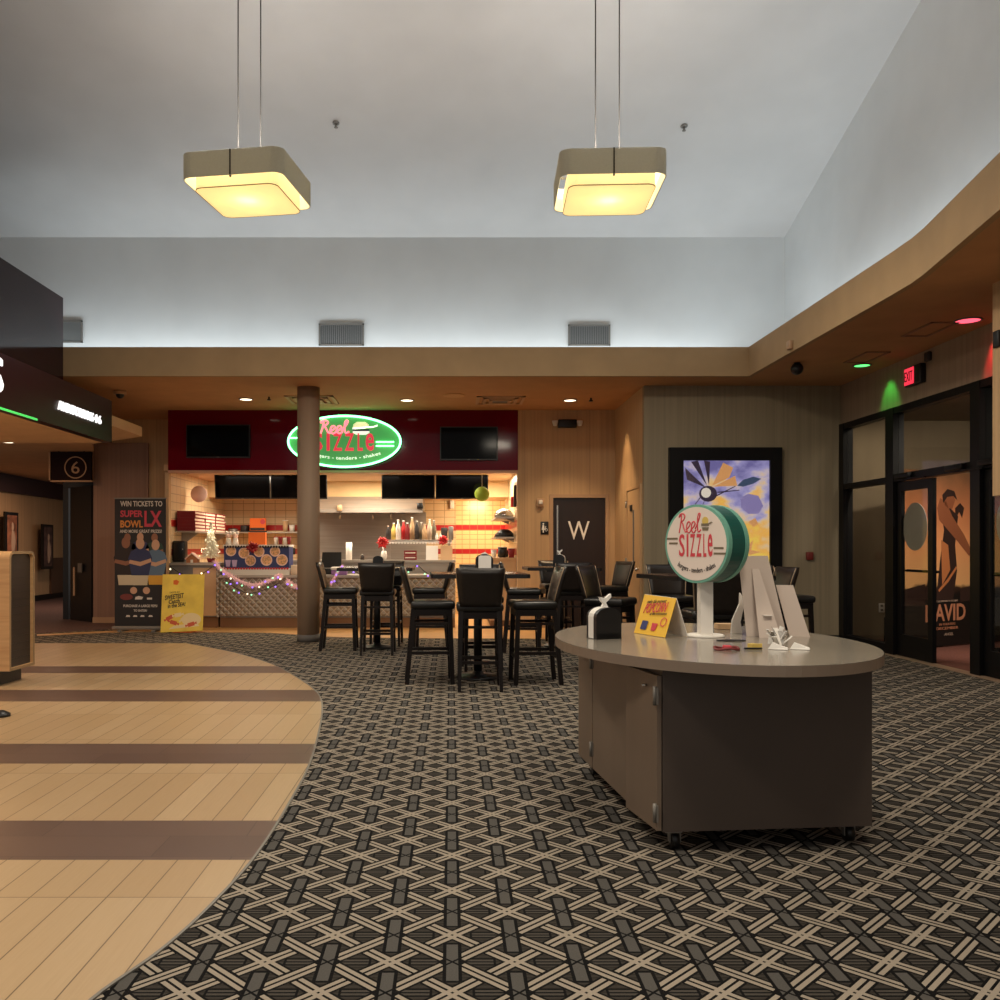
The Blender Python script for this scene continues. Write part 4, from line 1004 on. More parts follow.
a_, b_ = ell(.026, -.03, .024, .024, 16), ell(.026, -.03, .017, .017, 16)
for i in range(16): j = (i+1) % 16; m.prism([a_[i], a_[j], b_[j], b_[i]], o, XP, ZP, nn, 0, .003)
m.prism([(.012, -.03), (.02, -.03), (.024, .03), (.012, .03)], o, XP, ZP, nn, 0, .003)
m.build('pictogram', M_paper, t)

# ------------------------------------------------------------------ maroon front: screens and oval sign
def screen(name, x0, x1, y0, y1, Y, lab, cat, tilt=0, grp=None):
    a, b = at(x0, y1, Y), at(x1, y0, Y)
    t = thing(name, lab, cat, ((a.x+b.x)/2, Y, a.z), group=grp)
    dz = b.z-a.z; ty = -tilt*dz
    def hx(m, ax, bx, z0, z1, yn, yf):
        q = lambda z: ty*(z-a.z)/dz
        m.hexa([(ax, Y+yn+q(z0), z0), (bx, Y+yn+q(z0), z0), (bx, Y+yf+q(z0), z0), (ax, Y+yf+q(z0), z0), (ax, Y+yn+q(z1), z1), (bx, Y+yn+q(z1), z1), (bx, Y+yf+q(z1), z1), (ax, Y+yf+q(z1), z1)]); return m
    hx(MB(), a.x, b.x, a.z, b.z, -.05, -.002).build('bezel', M_black, t)
    hx(MB(), a.x+.018, b.x-.018, a.z+.022, b.z-.016, -.053, -.0505).build('display', M_screen, t)
    hx(MB(), (a.x+b.x)/2-.02, (a.x+b.x)/2+.02, a.z+.006, a.z+.012, -.054, -.0505).build('indicator_light', M_grey, t)
    return t
screen('wall_screen', 187, 250.5, 425, 458, YB-.01, 'switched-off dark screen on the maroon panel, left of the oval sign', 'screen', grp='screens on the maroon panel')
screen('wall_screen', 440, 497.5, 427, 460.5, YB-.01, 'switched-off dark screen on the maroon panel, right of the oval sign', 'screen', grp='screens on the maroon panel')
for i, (x0, x1, lab) in enumerate(((216, 271, 'leftmost dark menu screen hanging in the food stand'), (271.6, 327.5, 'dark menu screen partly hidden behind the column'), (382, 435, 'dark menu screen just right of the cream bulkhead gap'), (435.6, 488, 'rightmost dark menu screen, green paper lantern before it'))):
    t = screen('menu_screen', x0, x1, 474, 499, 15.7, lab, 'menu screen', .15, 'hanging menu screens')
    p = at((x0+x1)/2, 474, 15.7); MB().cyl((p.x, 15.72, p.z-.1), (p.x, 15.72, 2.62), .02, n=8).build('ceiling_mount', M_black, t)

oc = at(344.5, 441.5, 14.45); oa, ob_ = 57.5*14.45/F, 26.5*14.45/F; nn = Vector((0, -1, 0))
t = thing('neon_sign', 'glowing green oval neon sign of the burger stand on the maroon panel', 'neon sign', (oc.x, YB, oc.z-ob_))
MB().prism(ell(0, 0, oa*.985, ob_*.97, 64), oc, XP, ZP, nn, -.14, -.03).build('sign_box', M_black, t)
sf = MB().prism(ell(0, 0, oa*.97, ob_*.95, 64), oc, XP, ZP, nn, -.03, -.02).build('sign_face', M_signgreen, t)
m = MB(); m.tube([oc+XP*oa*.975*math.cos(2*PI*i/72)+ZP*ob_*.96*math.sin(2*PI*i/72)+nn*.02 for i in range(72)], .017, 8, closed=True); m.build('neon_tube', M_gtube, t)
def on(x, y, d=-.015): return at(x, y, 14.45)+nn*(d)
m = MB(); strokes(m, script_reel(), on(335, 427, .0), XP, ZP, nn, 30*14.45/F, 13*14.45/F, .016); m.build('script_lettering', M_rtube, sf)
sizzle(M_rlet, sf, on(343, 442), XP, ZP, 62*14.45/F, 17.5*14.45/F, .02, .016)
text('lettering', 'burgers - tenders - shakes', M_wlet, sf, on(345, 458.5), XP, ZP, 72*14.45/F, 4.2*14.45/F, .012, arc=2.0)
m = MB(); k = 14.45/F*1.18; bo = on(361, 428)
m.prism([(-7*k, 0), (7*k, 0), (6.4*k, 3*k), (3.5*k, 5.2*k), (-3.5*k, 5.2*k), (-6.4*k, 3*k)], bo, XP, ZP, nn, 0, .012)
m.mi = 1; m.prism([(-7.4*k, -1*k), (14*k, 1.6*k), (14*k, 3*k), (7*k, .2*k), (-7.4*k, .2*k)], bo, XP, ZP, nn, 0, .014)
m.prism([(-7*k, -4*k), (-4*k, -5.6*k), (4*k, -5.6*k), (7*k, -4*k), (7*k, -2.6*k), (-7*k, -2.6*k)], bo, XP, ZP, nn, 0, .012)
m.mi = 2; m.prism([(-7*k, -2.6*k), (7*k, -2.6*k), (7*k, -1*k), (-7*k, -1*k)], bo, XP, ZP, nn, 0, .01)
m.build('burger_emblem', [M_ylet, M_wlet, MATS['navy_print']], sf)
for y0 in (442, 446): MB().tube([on(376, y0, .01), on(394, y0, .01)], .012, 8).build('accent_tube', M_gtube, sf)
MB().tube([on(290, 438, .01), on(300, 438, .01)], .012, 8).build('accent_tube', M_gtube, sf)

# ------------------------------------------------------------------ left sign band and corridor
sx = -4.218
t = thing('illuminated_sign', 'glowing white auditoriums lettering on the dark maroon band', 'sign', (sx, 10.2, 2.78))
text('lettering', 'AUDITORIUMS 4-6', M_led, t, (sx, 10.23, 2.835), YP, ZP, 1.17, .10, .02)
t = thing('illuminated_sign', 'big white glowing letter cut by the left edge of the photo', 'sign', (sx, 8.36, 2.74))
text('lettering', 'S', M_led, t, (sx, 8.32, 2.91), YP, ZP, .26, .34, .02)
m = MB(); m.box(-4.225, -4.212, 4, 9.17, 2.598, 2.618); whole('light_strip', m, M_gled, 'thin green light strip along the lower edge of the dark sign band', 'light strip')
a, b = at(50, 482, 15.45), at(93, 452, 15.45)
t = thing('auditorium_sign', 'hanging black sign with a circled six over the auditorium entrance', 'sign', ((a.x+b.x)/2, 15.45, a.z))
MB().box(a.x+.02, b.x-.02, 15.41, 15.49, a.z+.02, b.z).build('panel', mat('matte_black_sign', rgb(34, 20, 22), .7, spec=.1), t)
MB().box(a.x, a.x+.025, 15.40, 15.5, a.z, b.z).box(a.x, b.x, 15.40, 15.5, a.z, a.z+.025).build('frame', M_dframe, t)
p = at(75.5, 467.5, 15.405); m = MB(); A_, B_ = ell(0, 0, .19, .19, 30), ell(0, 0, .172, .172, 30)
for i in range(30): j = (i+1) % 30; m.prism([A_[i], A_[j], B_[j], B_[i]], p, XP, ZP, nn, 0, .006)
m.build('circle', M_dframe, t); text('lettering', '6', M_dframe, t, p, XP, ZP, .14, .21, .006)
MB().cyl((a.x+.15, 15.45, b.z), (a.x+.15, 15.45, 2.97), .012, n=8).cyl((b.x-.15, 15.45, b.z), (b.x-.15, 15.45, 2.97), .012, n=8).build('hanger', M_black, t)
def wallx(Y): return -9.72-.0648*(Y-15.2)
for Y, z0, lab, dk in ((20.1, 1.0, 'poster frame on the far corridor wall, left one with a pale figure', rgb(150, 96, 70)), (22.2, .78, 'poster frame on the far corridor wall, right one, mostly dark', rgb(92, 70, 66))):
    y0, y1 = Y-.34, Y+.34; X = wallx(Y)+.185; z1 = z0+1.1
    t = thing('wall_poster', lab, 'framed poster', (X, Y, z0), group='framed posters on the far corridor wall')
    d = .0648*.34
    m = MB(); m.hexa([(X+d+.0, y0, z0), (X+d+.05, y0, z0), (X-d+.05, y1, z0), (X-d, y1, z0), (X+d, y0, z1), (X+d+.05, y0, z1), (X-d+.05, y1, z1), (X-d, y1, z1)]); m.build('frame', M_black, t)
    e = .07; m = MB(); m.hexa([(X+d+.05, y0+e, z0+e), (X+d+.056, y0+e, z0+e), (X-d+.056, y1-e, z0+e), (X-d+.05, y1-e, z0+e), (X+d+.05, y0+e, z1-e), (X+d+.056, y0+e, z1-e), (X-d+.056, y1-e, z1-e), (X-d+.05, y1-e, z1-e)])
    m.build('poster', noisy('corridor_poster_print', dk, .5, (3, 3, 5), .3), t)
    m = MB(); m.ball((X+.055, Y, z1-.33), .09, (.05, 1, 1.2)).ball((X+.055, Y, z0+.42), .2, (.03, .9, 1.5)); m.build('printed_figure', mat('poster_figure_tone', rgb(190, 160, 136), .6), t)

# kiosk at the left edge: rounded wooden shell with a dark inset side
kx0, kx1, ky0, ky1, kz0, kz1 = -5.6, -4.13, 8.42, 8.92, .145, 1.268
t = thing('ticket_kiosk', 'wooden kiosk with dark side panel, cut by the left edge of the photo', 'kiosk', ((kx0+kx1)/2, 8.67, 0))
def prof(y0, y1, z0, z1, r):
    p = [(y0, z0), (y1, z0)]
    for cy, a0 in ((y1-r, 0), (y0+r, 90)):
        for i in range(7): q = R(a0+90*i/6); p.append((cy+r*math.cos(q), z1-r+r*math.sin(q)))
    return p
A_, B_ = prof(ky0, ky1, kz0, kz1, .07), prof(ky0+.025, ky1-.025, kz0+.025, kz1-.025, .05)
m = MB()
for i in range(len(A_)):
    j = (i+1) % len(A_); m.prism([A_[i], A_[j], B_[j], B_[i]], (0, 0, 0), YP, ZP, XP, kx0, kx1)
m.build('shell', M_ltwood, t)
m = MB()
for i in range(len(A_)):
    j = (i+1) % len(A_); m.prism([A_[i], A_[j], B_[j], B_[i]], (0, 0, 0), YP, ZP, XP, kx1, kx1+.004)
m.build('edge_band', M_tanedge, t)
m = MB(); m.prism(B_, (0, 0, 0), YP, ZP, XP, kx0+.05, kx1-.03); sp_ = m.build('side_panel', M_kdark, t)
m = MB()
for i in range(14): z = kz0+.1+i*.07; m.box(kx1-.03, kx1-.026, ky0+.04, ky1-.04, z, z+.006)
m.build('panel_groove', M_black, sp_)
MB().box(kx0+.1, kx1-.12, ky0+.02, ky1-.02, .006, kz0).build('plinth', M_black, t)
g = ground(0, 717); m = MB(); m.lathe([(.075, .005), (.075, .025), (.03, .05), (.02, .052)], (g.x, g.y, 0), 22); whole('floor_foot', m, M_black, 'small black round foot on the tile at the left edge', 'stand foot')

# roll-up banner
by = 14.02
a, b = at(113.5, 630, by), at(166, 499, by); ax, bx = a.x, b.x; az, bz = .07, b.z
t = thing('rollup_banner', 'tall black roll-up banner about winning football tickets, left of the food stand', 'banner', ((ax+bx)/2, by, 0))
M_ban = mat('black_banner_print', rgb(26, 22, 24), .5)
bn = MB().box(ax+.02, bx, by-.004, by+.004, az, bz).build('banner_sheet', M_ban, t)
MB().rbox(ax-.01, bx+.02, by-.06, by+.06, .03, .085, .01).build('base_case', M_grey, t)
MB().box(ax+.01, bx+.01, by-.012, by+.012, bz, bz+.02).build('top_rail', M_grey, t)
MB().cyl((ax+.4, by+.03, .06), (ax+.4, by+.03, bz), .01, n=8).build('support_pole', M_grey, t)
for x in (ax+.15, bx-.15): MB().box(x-.03, x+.03, by-.16, by+.16, .004, .03).build('foot', M_grey, t)
w_ = bx-ax-.02; cx = (ax+bx)/2+.01
def Bp(u, v): return Vector((ax+.02+w_*u, by-.004, az+(bz-az)*v))
inkw = mat('banner_white_ink', rgb(216, 206, 196), .6); ink1 = mat('banner_pink_ink', rgb(206, 66, 84), .6); ink2 = mat('banner_orange_ink', rgb(220, 140, 60), .6)
text('lettering', 'WIN TICKETS TO', inkw, bn, Bp(.52, .963), XP, ZP, w_*.82, .085, .002, bold=.02)
text('lettering', 'SUPER', ink1, bn, Bp(.33, .885), XP, ZP, w_*.44, .105, .002, bold=.03)
text('lettering', 'BOWL', ink2, bn, Bp(.33, .805), XP, ZP, w_*.44, .115, .002, bold=.03)
text('lettering', 'LX', ink1, bn, Bp(.75, .845), XP, ZP, w_*.34, .25, .002, bold=.03)
text('lettering', 'AND MORE GREAT PRIZES!', inkw, bn, Bp(.51, .748), XP, ZP, w_*.82, .05, .002, bold=.02)
text('lettering', 'PURCHASE A LARGE PEPSI', inkw, bn, Bp(.5, .165), XP, ZP, w_*.66, .04, .002, bold=.02)
text('lettering', 'TO ENTER!', inkw, bn, Bp(.5, .128), XP, ZP, w_*.26, .036, .002, bold=.02)
pm = [mat('print_'+n, c, .6) for n, c in (('skin', rgb(150, 100, 76)), ('black_shirt', rgb(40, 30, 30)), ('navy_shirt', rgb(48, 54, 92)), ('steel_shirt', rgb(92, 114, 138)), ('pale_trousers', rgb(206, 190, 160)), ('gold_trousers', rgb(214, 160, 56)), ('dark_green', rgb(44, 66, 54)), ('pale_skin', rgb(206, 160, 130)), ('red_brown', rgb(120, 52, 48)))]
m = MB(); d0 = .001
def fig(m, u, v, s, sk, sh, legs=None, depth=.002):
    o = Bp(u, v)-Vector((0, .0, 0))
    if legs is not None:
        m.mi = legs; m.prism([(-.1*s, -.36*s), (.1*s, -.36*s), (.12*s, -.2*s), (-.12*s, -.2*s)], o, XP, ZP, nn, depth-.001, depth)
    m.mi = sh; m.prism([(-.12*s, -.22*s), (.12*s, -.22*s), (.17*s, .02*s), (.13*s, .12*s), (.05*s, .16*s), (-.05*s, .16*s), (-.13*s, .12*s), (-.17*s, .02*s)], o, XP, ZP, nn, depth-.001, depth+.0005)
    m.mi = sk; m.prism(ell(0, .23*s, .06*s, .08*s, 16), o, XP, ZP, nn, depth, depth+.001)
    m.prism([(-.16*s, -.05*s), (0, -.09*s), (.16*s, -.03*s), (.15*s, .02*s), (0, -.03*s), (-.15*s, .0)], o, XP, ZP, nn, depth+.0005, depth+.001)
fig(m, .25, .60, .85, 0, 1); fig(m, .5, .605, .85, 7, 2); fig(m, .78, .60, .85, 0, 6)
fig(m, .22, .53, 1.12, 0, 1, 4, .004); fig(m, .5, .525, 1.1, 7, 2, 4, .005); fig(m, .8, .52, 1.05, 7, 3, 5, .004)
m.build('printed_people', pm, bn)
def emblem(poly, u, v, m_): MB().prism(poly, Bp(u, v), XP, ZP, nn, .001, .002).build('printed_emblem', m_, bn)
for u in (.37, .62): emblem(ell(0, 0, .055, .055, 18), u, .285, pm[7])
emblem(ell(0, 0, .1, .05, 18), .23, .235, pm[8])
emblem([(-.06, -.02), (.05, -.02), (.07, .02), (.0, .035), (-.05, .02)], .47, .225, inkw); emblem([(-.04, -.015), (.04, -.015), (.04, .015), (-.04, .015)], .68, .222, inkw)
for u in (.26, .4, .54, .7): emblem([(-.035, -.012), (.035, -.012), (.025, .014), (-.02, .016)], u, .085, inkw)

# yellow candy standee
sy = 13.78; a, b = at(160.5, 632, sy), at(202.5, 574.5, sy); a.z = .006; h_ = b.z; w_ = b.x-a.x
t = thing('promotional_standee', 'yellow candy poster board leaning in front of the food stand counter', 'poster board', ((a.x+b.x)/2, sy, 0))
uu = Vector((0, .12, 1)).normalized(); n2 = XP.cross(uu)
o = Vector((a.x, sy, .006))
bd = MB().prism([(0, 0), (w_, 0.03), (w_, h_), (0, h_)], o, XP, uu, n2, -.012, 0).build('board', M_yellow2, t)
def Sp(u, v): return o+XP*w_*u+uu*h_*v+n2*.001
text('lettering', 'TASTE the', M_ink, bd, Sp(.30, .69), XP+uu*.12, uu, .16, .025, .002)
text('lettering', 'SWEETEST', M_ink, bd, Sp(.30, .615), XP+uu*.14, uu, .29, .075, .002, bold=.025)
text('lettering', 'Catch', M_ink, bd, Sp(.30, .535), XP+uu*.14, uu, .17, .065, .002, bold=.025)
text('lettering', 'in the SEA!', M_ink, bd, Sp(.36, .47), XP+uu*.14, uu, .27, .065, .002, bold=.025)
m = MB()
m.prism([(.17, .74), (.23, .73), (.26, .78), (.22, .81), (.17, .80)], o, XP, uu, n2, .001, .002); m.build('printed_splash', [MATS['orange_card']], bd); m = MB()
m.mi = 1
for u, v, ang in ((.2, .25, .5), (.4, .3, .2), (.3, .17, -.3), (.55, .24, .6), (.72, .14, .3)):
    c_, s_ = math.cos(ang), math.sin(ang); P = [(-.09, -.02), (-.055, -.008), (-.05, -.03), (.05, -.03), (.055, -.008), (.09, -.02), (.09, .02), (.055, .008), (.05, .03), (-.05, .03), (-.055, .008), (-.09, .02)]
    m.mi = 1+(m.mi % 2); m.prism([(u*w_+x*c_-y*s_, v*h_+x*s_+y*c_) for x, y in P], o, XP, uu, n2, .001, .002+.0005*v)
m.mi = 1; m.prism(ell(w_*.72, .2, .15, .1, 24), o, XP, uu, n2, .0004, .0008); m.prism([(.12, .05), (w_-.05, .1), (w_-.1, .16), (.2, .1)], o, XP, uu, n2, .001, .0015)
m.build('printed_candy', [MATS['orange_card'], mat('candy_cream_ink', rgb(246, 222, 170), .6), mat('candy_red_ink', rgb(214, 96, 60), .6)], bd)
m = MB(); m.hexa([o+XP*.25*w_-n2*.014, o+XP*.75*w_-n2*.014, o+XP*.75*w_+Vector((0, .3, 0)), o+XP*.25*w_+Vector((0, .3, 0)), o+XP*.3*w_+uu*h_*.6-n2*.014, o+XP*.7*w_+uu*h_*.6-n2*.014, o+XP*.7*w_+uu*h_*.6-n2*.02, o+XP*.3*w_+uu*h_*.6-n2*.02])
m.build('easel_back', M_orange, t)

# vestibule: big movie standee, wall outlet, oval notices on the doors, ceiling light
A_, B_ = Vector((5.72, 11.36, 0)), Vector((8.6, 13.0, 0)); r_ = (B_-A_).normalized(); n_ = r_.cross(ZP); L_ = (B_-A_).length; H_ = 2.3
t = thing('movie_standee', 'large standing movie poster in sunset colours beyond the glass doors', 'standee', (A_+B_)/2)
mp = mat('sunset_poster_print', (1, 1, 1, 1), .5); nt = NT(mp); pp, xx = nt.pos()
f = nt.m('ADD', nt.m('DIVIDE', xx[2], H_), nt.m('MULTIPLY', nt.m('SUBTRACT', nt.noise(nt.scaled(pp, (3, 3, 4)), 1.0, 4), .5), .12))
nt.base(nt.ramp(f, [(.29, rgb(16, 12, 11)), (.335, rgb(60, 36, 24)), (.36, rgb(236, 180, 118)), (.6, rgb(236, 160, 104)), (.78, rgb(206, 130, 84)), (.99, rgb(120, 84, 56))]))
bd = MB().prism([(0, .02), (L_, .02), (L_, H_), (0, H_)], A_, r_, ZP, n_, -.05, 0).build('poster_board', mp, t)
MB().prism([(.1, 0), (.9, 0), (.9, .4), (.1, .4)], A_, r_, ZP, n_, -.35, -.05).build('rear_brace', M_black, t)
def onV(x, y):      # point of the standee seen at that pixel
    k = (x-HX)/F; s = (A_.x-k*A_.y)/(k*r_.y-r_.x); Y = A_.y+r_.y*s
    return s, EYE-(y-HY)*Y/F
P_ = lambda x, y: onV(x, y)
sk, sd, sh = mat('print_brown_skin', rgb(150, 88, 56), .6), mat('print_dark_cloth', rgb(52, 32, 26), .6), mat('print_ochre_cloth', rgb(196, 120, 70), .6)
m = MB()
def vp(pts, d=.002): m.prism([P_(*p) for p in pts], A_, r_, ZP, n_, d-.001, d)
m.mi = 1; vp([(936, 600), (940, 560), (944, 530), (941, 512), (950, 508), (958, 516), (955, 545), (957, 570), (953, 600)], .002)       # standing figure, arm across
m.mi = 0; vp([(937, 508), (940, 498), (946, 502), (952, 516), (964, 535), (972, 552), (969, 556), (958, 542), (946, 528), (939, 520)], .003)
vp([(944, 506), (945, 495), (951, 493), (955, 500), (952, 509)], .003); m.mi = 1; vp([(943, 503), (942, 495), (947, 489), (954, 491), (957, 500), (953, 496), (947, 497)], .004)
m.mi = 1; vp([(955, 520), (955, 508), (960, 503), (964, 508), (962, 518), (959, 512)], .0025)
m.mi = 2; vp([(941, 540), (948, 545), (950, 570), (942, 585)], .003)
vp([(938, 590), (948, 578), (956, 566), (957, 568), (948, 582), (939, 592)], .004)
m.mi = 1; vp([(924, 600), (928, 578), (932, 575), (934, 600)], .002); vp([(960, 590), (972, 585), (972, 600), (960, 602)], .002); vp([(903, 590), (925, 584), (925, 606), (903, 606)], .0015)
m.build('printed_figure', [sk, sd, sh], bd)
cpt = lambda x, y: (lambda q: A_+r_*q[0]+ZP*q[1]+n_*.004)(P_(x, y))
wpx = (P_(965, 612)[0]-P_(925, 612)[0]); hpx = P_(945, 604)[1]-P_(945, 621)[1]
text('title_lettering', 'DAVID', mat('print_title_ink', rgb(196, 130, 96), .6), bd, cpt(945.5, 612.5), r_, ZP, wpx, hpx, .003, bold=.02)
text('lettering', 'FROM THE SHEPHERD TO THE KING', mat('print_pale_ink', rgb(176, 150, 130), .6), bd, cpt(945, 601), r_, ZP, wpx*.62, hpx*.1, .003)
text('lettering', 'IN THEATERS', MATS['print_title_ink'], bd, cpt(947, 624), r_, ZP, wpx*.4, hpx*.13, .003)
text('lettering', 'DECEMBER', MATS['print_title_ink'], bd, cpt(947, 628), r_, ZP, wpx*.55, hpx*.16, .003)
text('lettering', 'ANGEL', MATS['print_pale_ink'], bd, cpt(948.5, 634), r_, ZP, wpx*.22, hpx*.16, .003)
def oval(lf, u0, z, w, h, lab):
    o_, hh, d, n = lf; m = MB(); m.prism(ell(0, 0, w/2, h/2, 36), hh+d*u0+ZP*z, d, ZP, n, -.012, -.006)
    return whole('oval_notice', m, mat('grey_notice_paper', rgb(190, 182, 170), .7), lab, 'notice', 'oval paper notices on the glass doors')
oval(l1, .36, 1.55, .54, .56, 'grey oval paper notice stuck on the glass door with the push bar')
oval(l3, .42, 1.55, .54, .56, 'grey oval notice on the glass door at the right edge of the photo')
p = at(883, 608, 12.7); t = thing('wall_outlet', 'white double power outlet low behind the side glass', 'outlet', (p.x, 12.74, p.z-.06))
MB().rbox(p.x-.04, p.x+.04, 12.735, 12.748, p.z-.065, p.z+.065, .004).build('cover_plate', MATS['white_card'], t)
for s in (-1, 1): MB().box(p.x-.018, p.x+.018, 12.73, 12.735, p.z+s*.03-.015, p.z+s*.03+.015).build('socket', M_grey, t)
Y = 7.9*F/(990-HX)*.8; p = at(988, 406, 10.6)
down(988, 406, M_glow, 'lit downlight in the vestibule ceiling seen through the glass', .1, 3.15)
# ------------------------------------------------------------------ food stand counters
CZ1, CZ0 = 1.06, .86
xa, xb, xc = at(168, 0, YB).x+.03, at(217.5, 0, YB).x, at(455, 0, YB).x
t = thing('counter_cabinet', 'raised left end of the food stand counter, behind the yellow poster board', 'counter', ((xa+xb)/2, 14.95, 0))
MB().box(xa, xb, YB+.02, YB+.75, .18, CZ1-.04).build('body', M_grey, t)
MB().box(xa, xb+.02, YB-.02, YB+.77, CZ1-.04, CZ1).build('counter_top', M_steel, t)
MB().box(xa, xb, YB+.05, YB+.7, .006, .18).build('toe_kick', M_brown, t)
MB().box(xb-.4, xb-.02, YB+.012, YB+.019, .2, .98).build('cream_panel', M_cream, t)
MB().box(xb-.02, xb+.03, YB-.012, YB+.02, .18, CZ1-.04).build('corner_post', quilt('quilted_corner_steel'), t)
t = thing('service_counter', 'low food stand counter faced with quilted diamond steel', 'counter', ((xb+xc)/2, 15, 0))
MB().box(xb+.035, xc, YB+.02, YB+.75, .17, CZ0-.04).build('body', M_grey, t)
MB().box(xb+.035, xc, YB+.0, YB+.019, .2, CZ0-.05).build('quilted_front', quilt('quilted_steel'), t)
MB().box(xb+.03, xc+.02, YB-.05, YB+.77, CZ0-.04, CZ0).build('counter_top', M_steel, t)
MB().box(xb+.035, xc, YB+.04, YB+.7, .006, .17).build('toe_kick', M_brown, t)
# rear ledge and steel back wall
lx0, lx1 = at(320, 0, 15.7).x, at(455, 0, 15.7).x
t = thing('prep_ledge', 'steel prep ledge behind the counter, under the bottle shelf', 'counter', ((lx0+lx1)/2, 16, 0))
MB().box(lx0-.9, lx1, 15.7, 16.2, .1, 1.05).build('body', M_steelD, t); MB().box(lx0-.9, lx1+.01, 15.68, 16.22, 1.05, 1.09).build('ledge_top', M_steel, t)
MB().box(lx0-.88, lx1-.02, 15.75, 16.15, .006, .1).build('plinth', M_black, t)
hx0, hx1 = at(300, 0, 17.0).x, at(423, 0, 17.0).x
t = thing('exhaust_hood', 'stainless exhaust hood across the food stand back wall', 'exhaust hood', ((hx0+hx1)/2, 17.3, 1.95))
m = MB(); m.hexa([(hx0, 16.75, 2.02), (hx1, 16.75, 2.02), (hx1, 18.18, 2.02), (hx0, 18.18, 2.02), (hx0, 16.99, 2.27), (hx1, 16.99, 2.27), (hx1, 18.18, 2.27), (hx0, 18.18, 2.27)]); m.build('canopy', M_steel, t)
MB().box(hx0, hx1, 16.75, 16.79, 1.96, 2.02).build('lip', M_steelD, t)
MB().box(hx0, at(426, 0, 18.1).x, 18.15, 18.195, .9, 2.02).build('splash_panel', M_steelD, t)
for x, y0, y1 in ((339.5, 505, 511), ): p = at(x, y1, 16.74); MB().cyl(p, p+ZP*.11, .045, n=14).build('filter_cup', M_cream, t)
for x in (340, 373, 391): p = at(x, 519, 16.9); MB().cyl(p, p+ZP*.16, .01, n=6).build('nozzle', M_chrome, t)
t = thing('cooking_line', 'dark griddle line under the exhaust hood', 'griddle', (-1.6, 17.5, 0))
MB().box(hx0+.05, .05, 17.2, 18.1, .1, .95).build('body', M_steelD, t); MB().box(hx0+.05, .05, 17.15, 18.12, .95, 1.0).build('cook_surface', M_black, t)
for x in (hx0+.15, -.05): MB().box(x-.03, x+.03, 17.3, 17.4, .006, .1).build('leg', M_black, t)

# ------------------------------------------------------------------ shelves and what stands on them
SZ = 1.585
slx = XL+.03
t = thing('wall_shelf', 'steel shelf along the left tile wall holding pizza boxes', 'shelf', (XL+.16, 16.2, SZ-.03))
MB().box(XL+.005, XL+.34, 14.95, 17.6, SZ-.025, SZ).build('shelf_board', M_steel, t)
for y in (15.3, 17.2): MB().prism([(0, 0), (.3, 0), (0, -.22)], (XL+.01, y, SZ-.025), XP, ZP, YP, -.01, .01).build('bracket', M_steelD, t)
M_pz = [mat('pizza_box_red', rgb(134, 30, 34), .7), mat('pizza_box_white', rgb(226, 200, 176), .7)]
pz = None; names = ('nearest us', 'middle', 'farthest')
ordn = ('bottom', 'second from the bottom', 'third from the bottom', 'third from the top', 'second from the top', 'top')
for s in range(3):
    for k in range(6):
        lab = '%s pizza box of the red stack %s, left wall shelf' % (ordn[k], names[s])
        loc = (XL+.175+random.uniform(-.008, .008), 15.3+s*.68, SZ+k*.056)
        if pz is None:
            pz = thing('pizza_box', lab, 'pizza box', loc, group='red pizza boxes on the shelf')
            m = MB(); m.box(-.15, .15, -.31, .31, .0, .040); m.mi = 1; m.box(.1501, .1512, -.30, .30, .006, .036)
            m.build('box_tray', M_pz, pz, False)
            m = MB(); m.box(-.152, .152, -.315, .315, .040, .0545); m.build('box_lid', M_pz[0], pz, False)
        else: dup(pz, loc, random.uniform(-.01, .01), lab)
def cup(x, y, z, r, h, m1, lab, cat='cup', grp=None, rim=None, name='paper_cup'):
    t = thing(name, lab, cat, (x, y, z), group=grp)
    MB().lathe([(r*.75, 0), (r, h)], n=16).build('body', m1, t, False)
    MB().lathe([(r*1.04, h), (r*1.04, h+.012)], n=16).build('lid', rim or M_white, t, False); return t
p = at(225, 531, 17.5); cup(XL+.2, 17.25, SZ, .075, .2, M_pz[0], 'red cup at the far end of the left wall shelf', rim=M_white)
# shelf on the back wall
z2 = 1.62
t = thing('wall_shelf', 'steel shelf on the back tile wall behind the blue menu box', 'shelf', (-3.5, 18.0, z2-.03))
MB().box(-4.5, -2.75, 17.75, 18.195, z2-.025, z2).build('shelf_board', M_steel, t)
for x in (-4.0, -2.9): MB().prism([(0, 0), (-.3, 0), (0, -.22)], (x, 18.19, z2-.025), YP, ZP, XP, -.01, .01).build('bracket', M_steelD, t)
def box1(name, x0, x1, y0, y1, z0, z1, m, lab, cat, grp=None): b = MB(); b.rbox(x0, x1, y0, y1, z0, z1, .006, 1); return whole(name, b, m, lab, cat, grp)
p = at(239, 531, 17.9); cup(at(233, 0, 17.95).x, 17.95, z2, .1, .06, M_steelD, 'low grey tray on the back shelf left of the orange sign', 'tray', rim=M_black, name='metal_tray')
box1('small_carton', at(241, 0, 17.9).x, at(247, 0, 17.9).x, 17.85, 18.1, z2, z2+.13, M_ink, 'small dark carton beside the orange sign on the back shelf', 'carton')
for x, h, m_, lab in ((285.5, .22, M_cream, 'tall tan canister on the back shelf near the column'), (292, .13, M_white, 'white canister on the back shelf nearest the column')):
    cup(at(x, 0, 17.95).x, 17.95, z2, .06, h, m_, lab, 'canister', name='canister')
t = thing('counter_sign', 'upper orange card sign on the back shelf', 'sign', (at(258, 0, 17.85).x, 17.85, z2))
a, b = at(250, 0, 17.85).x, at(266, 0, 17.85).x
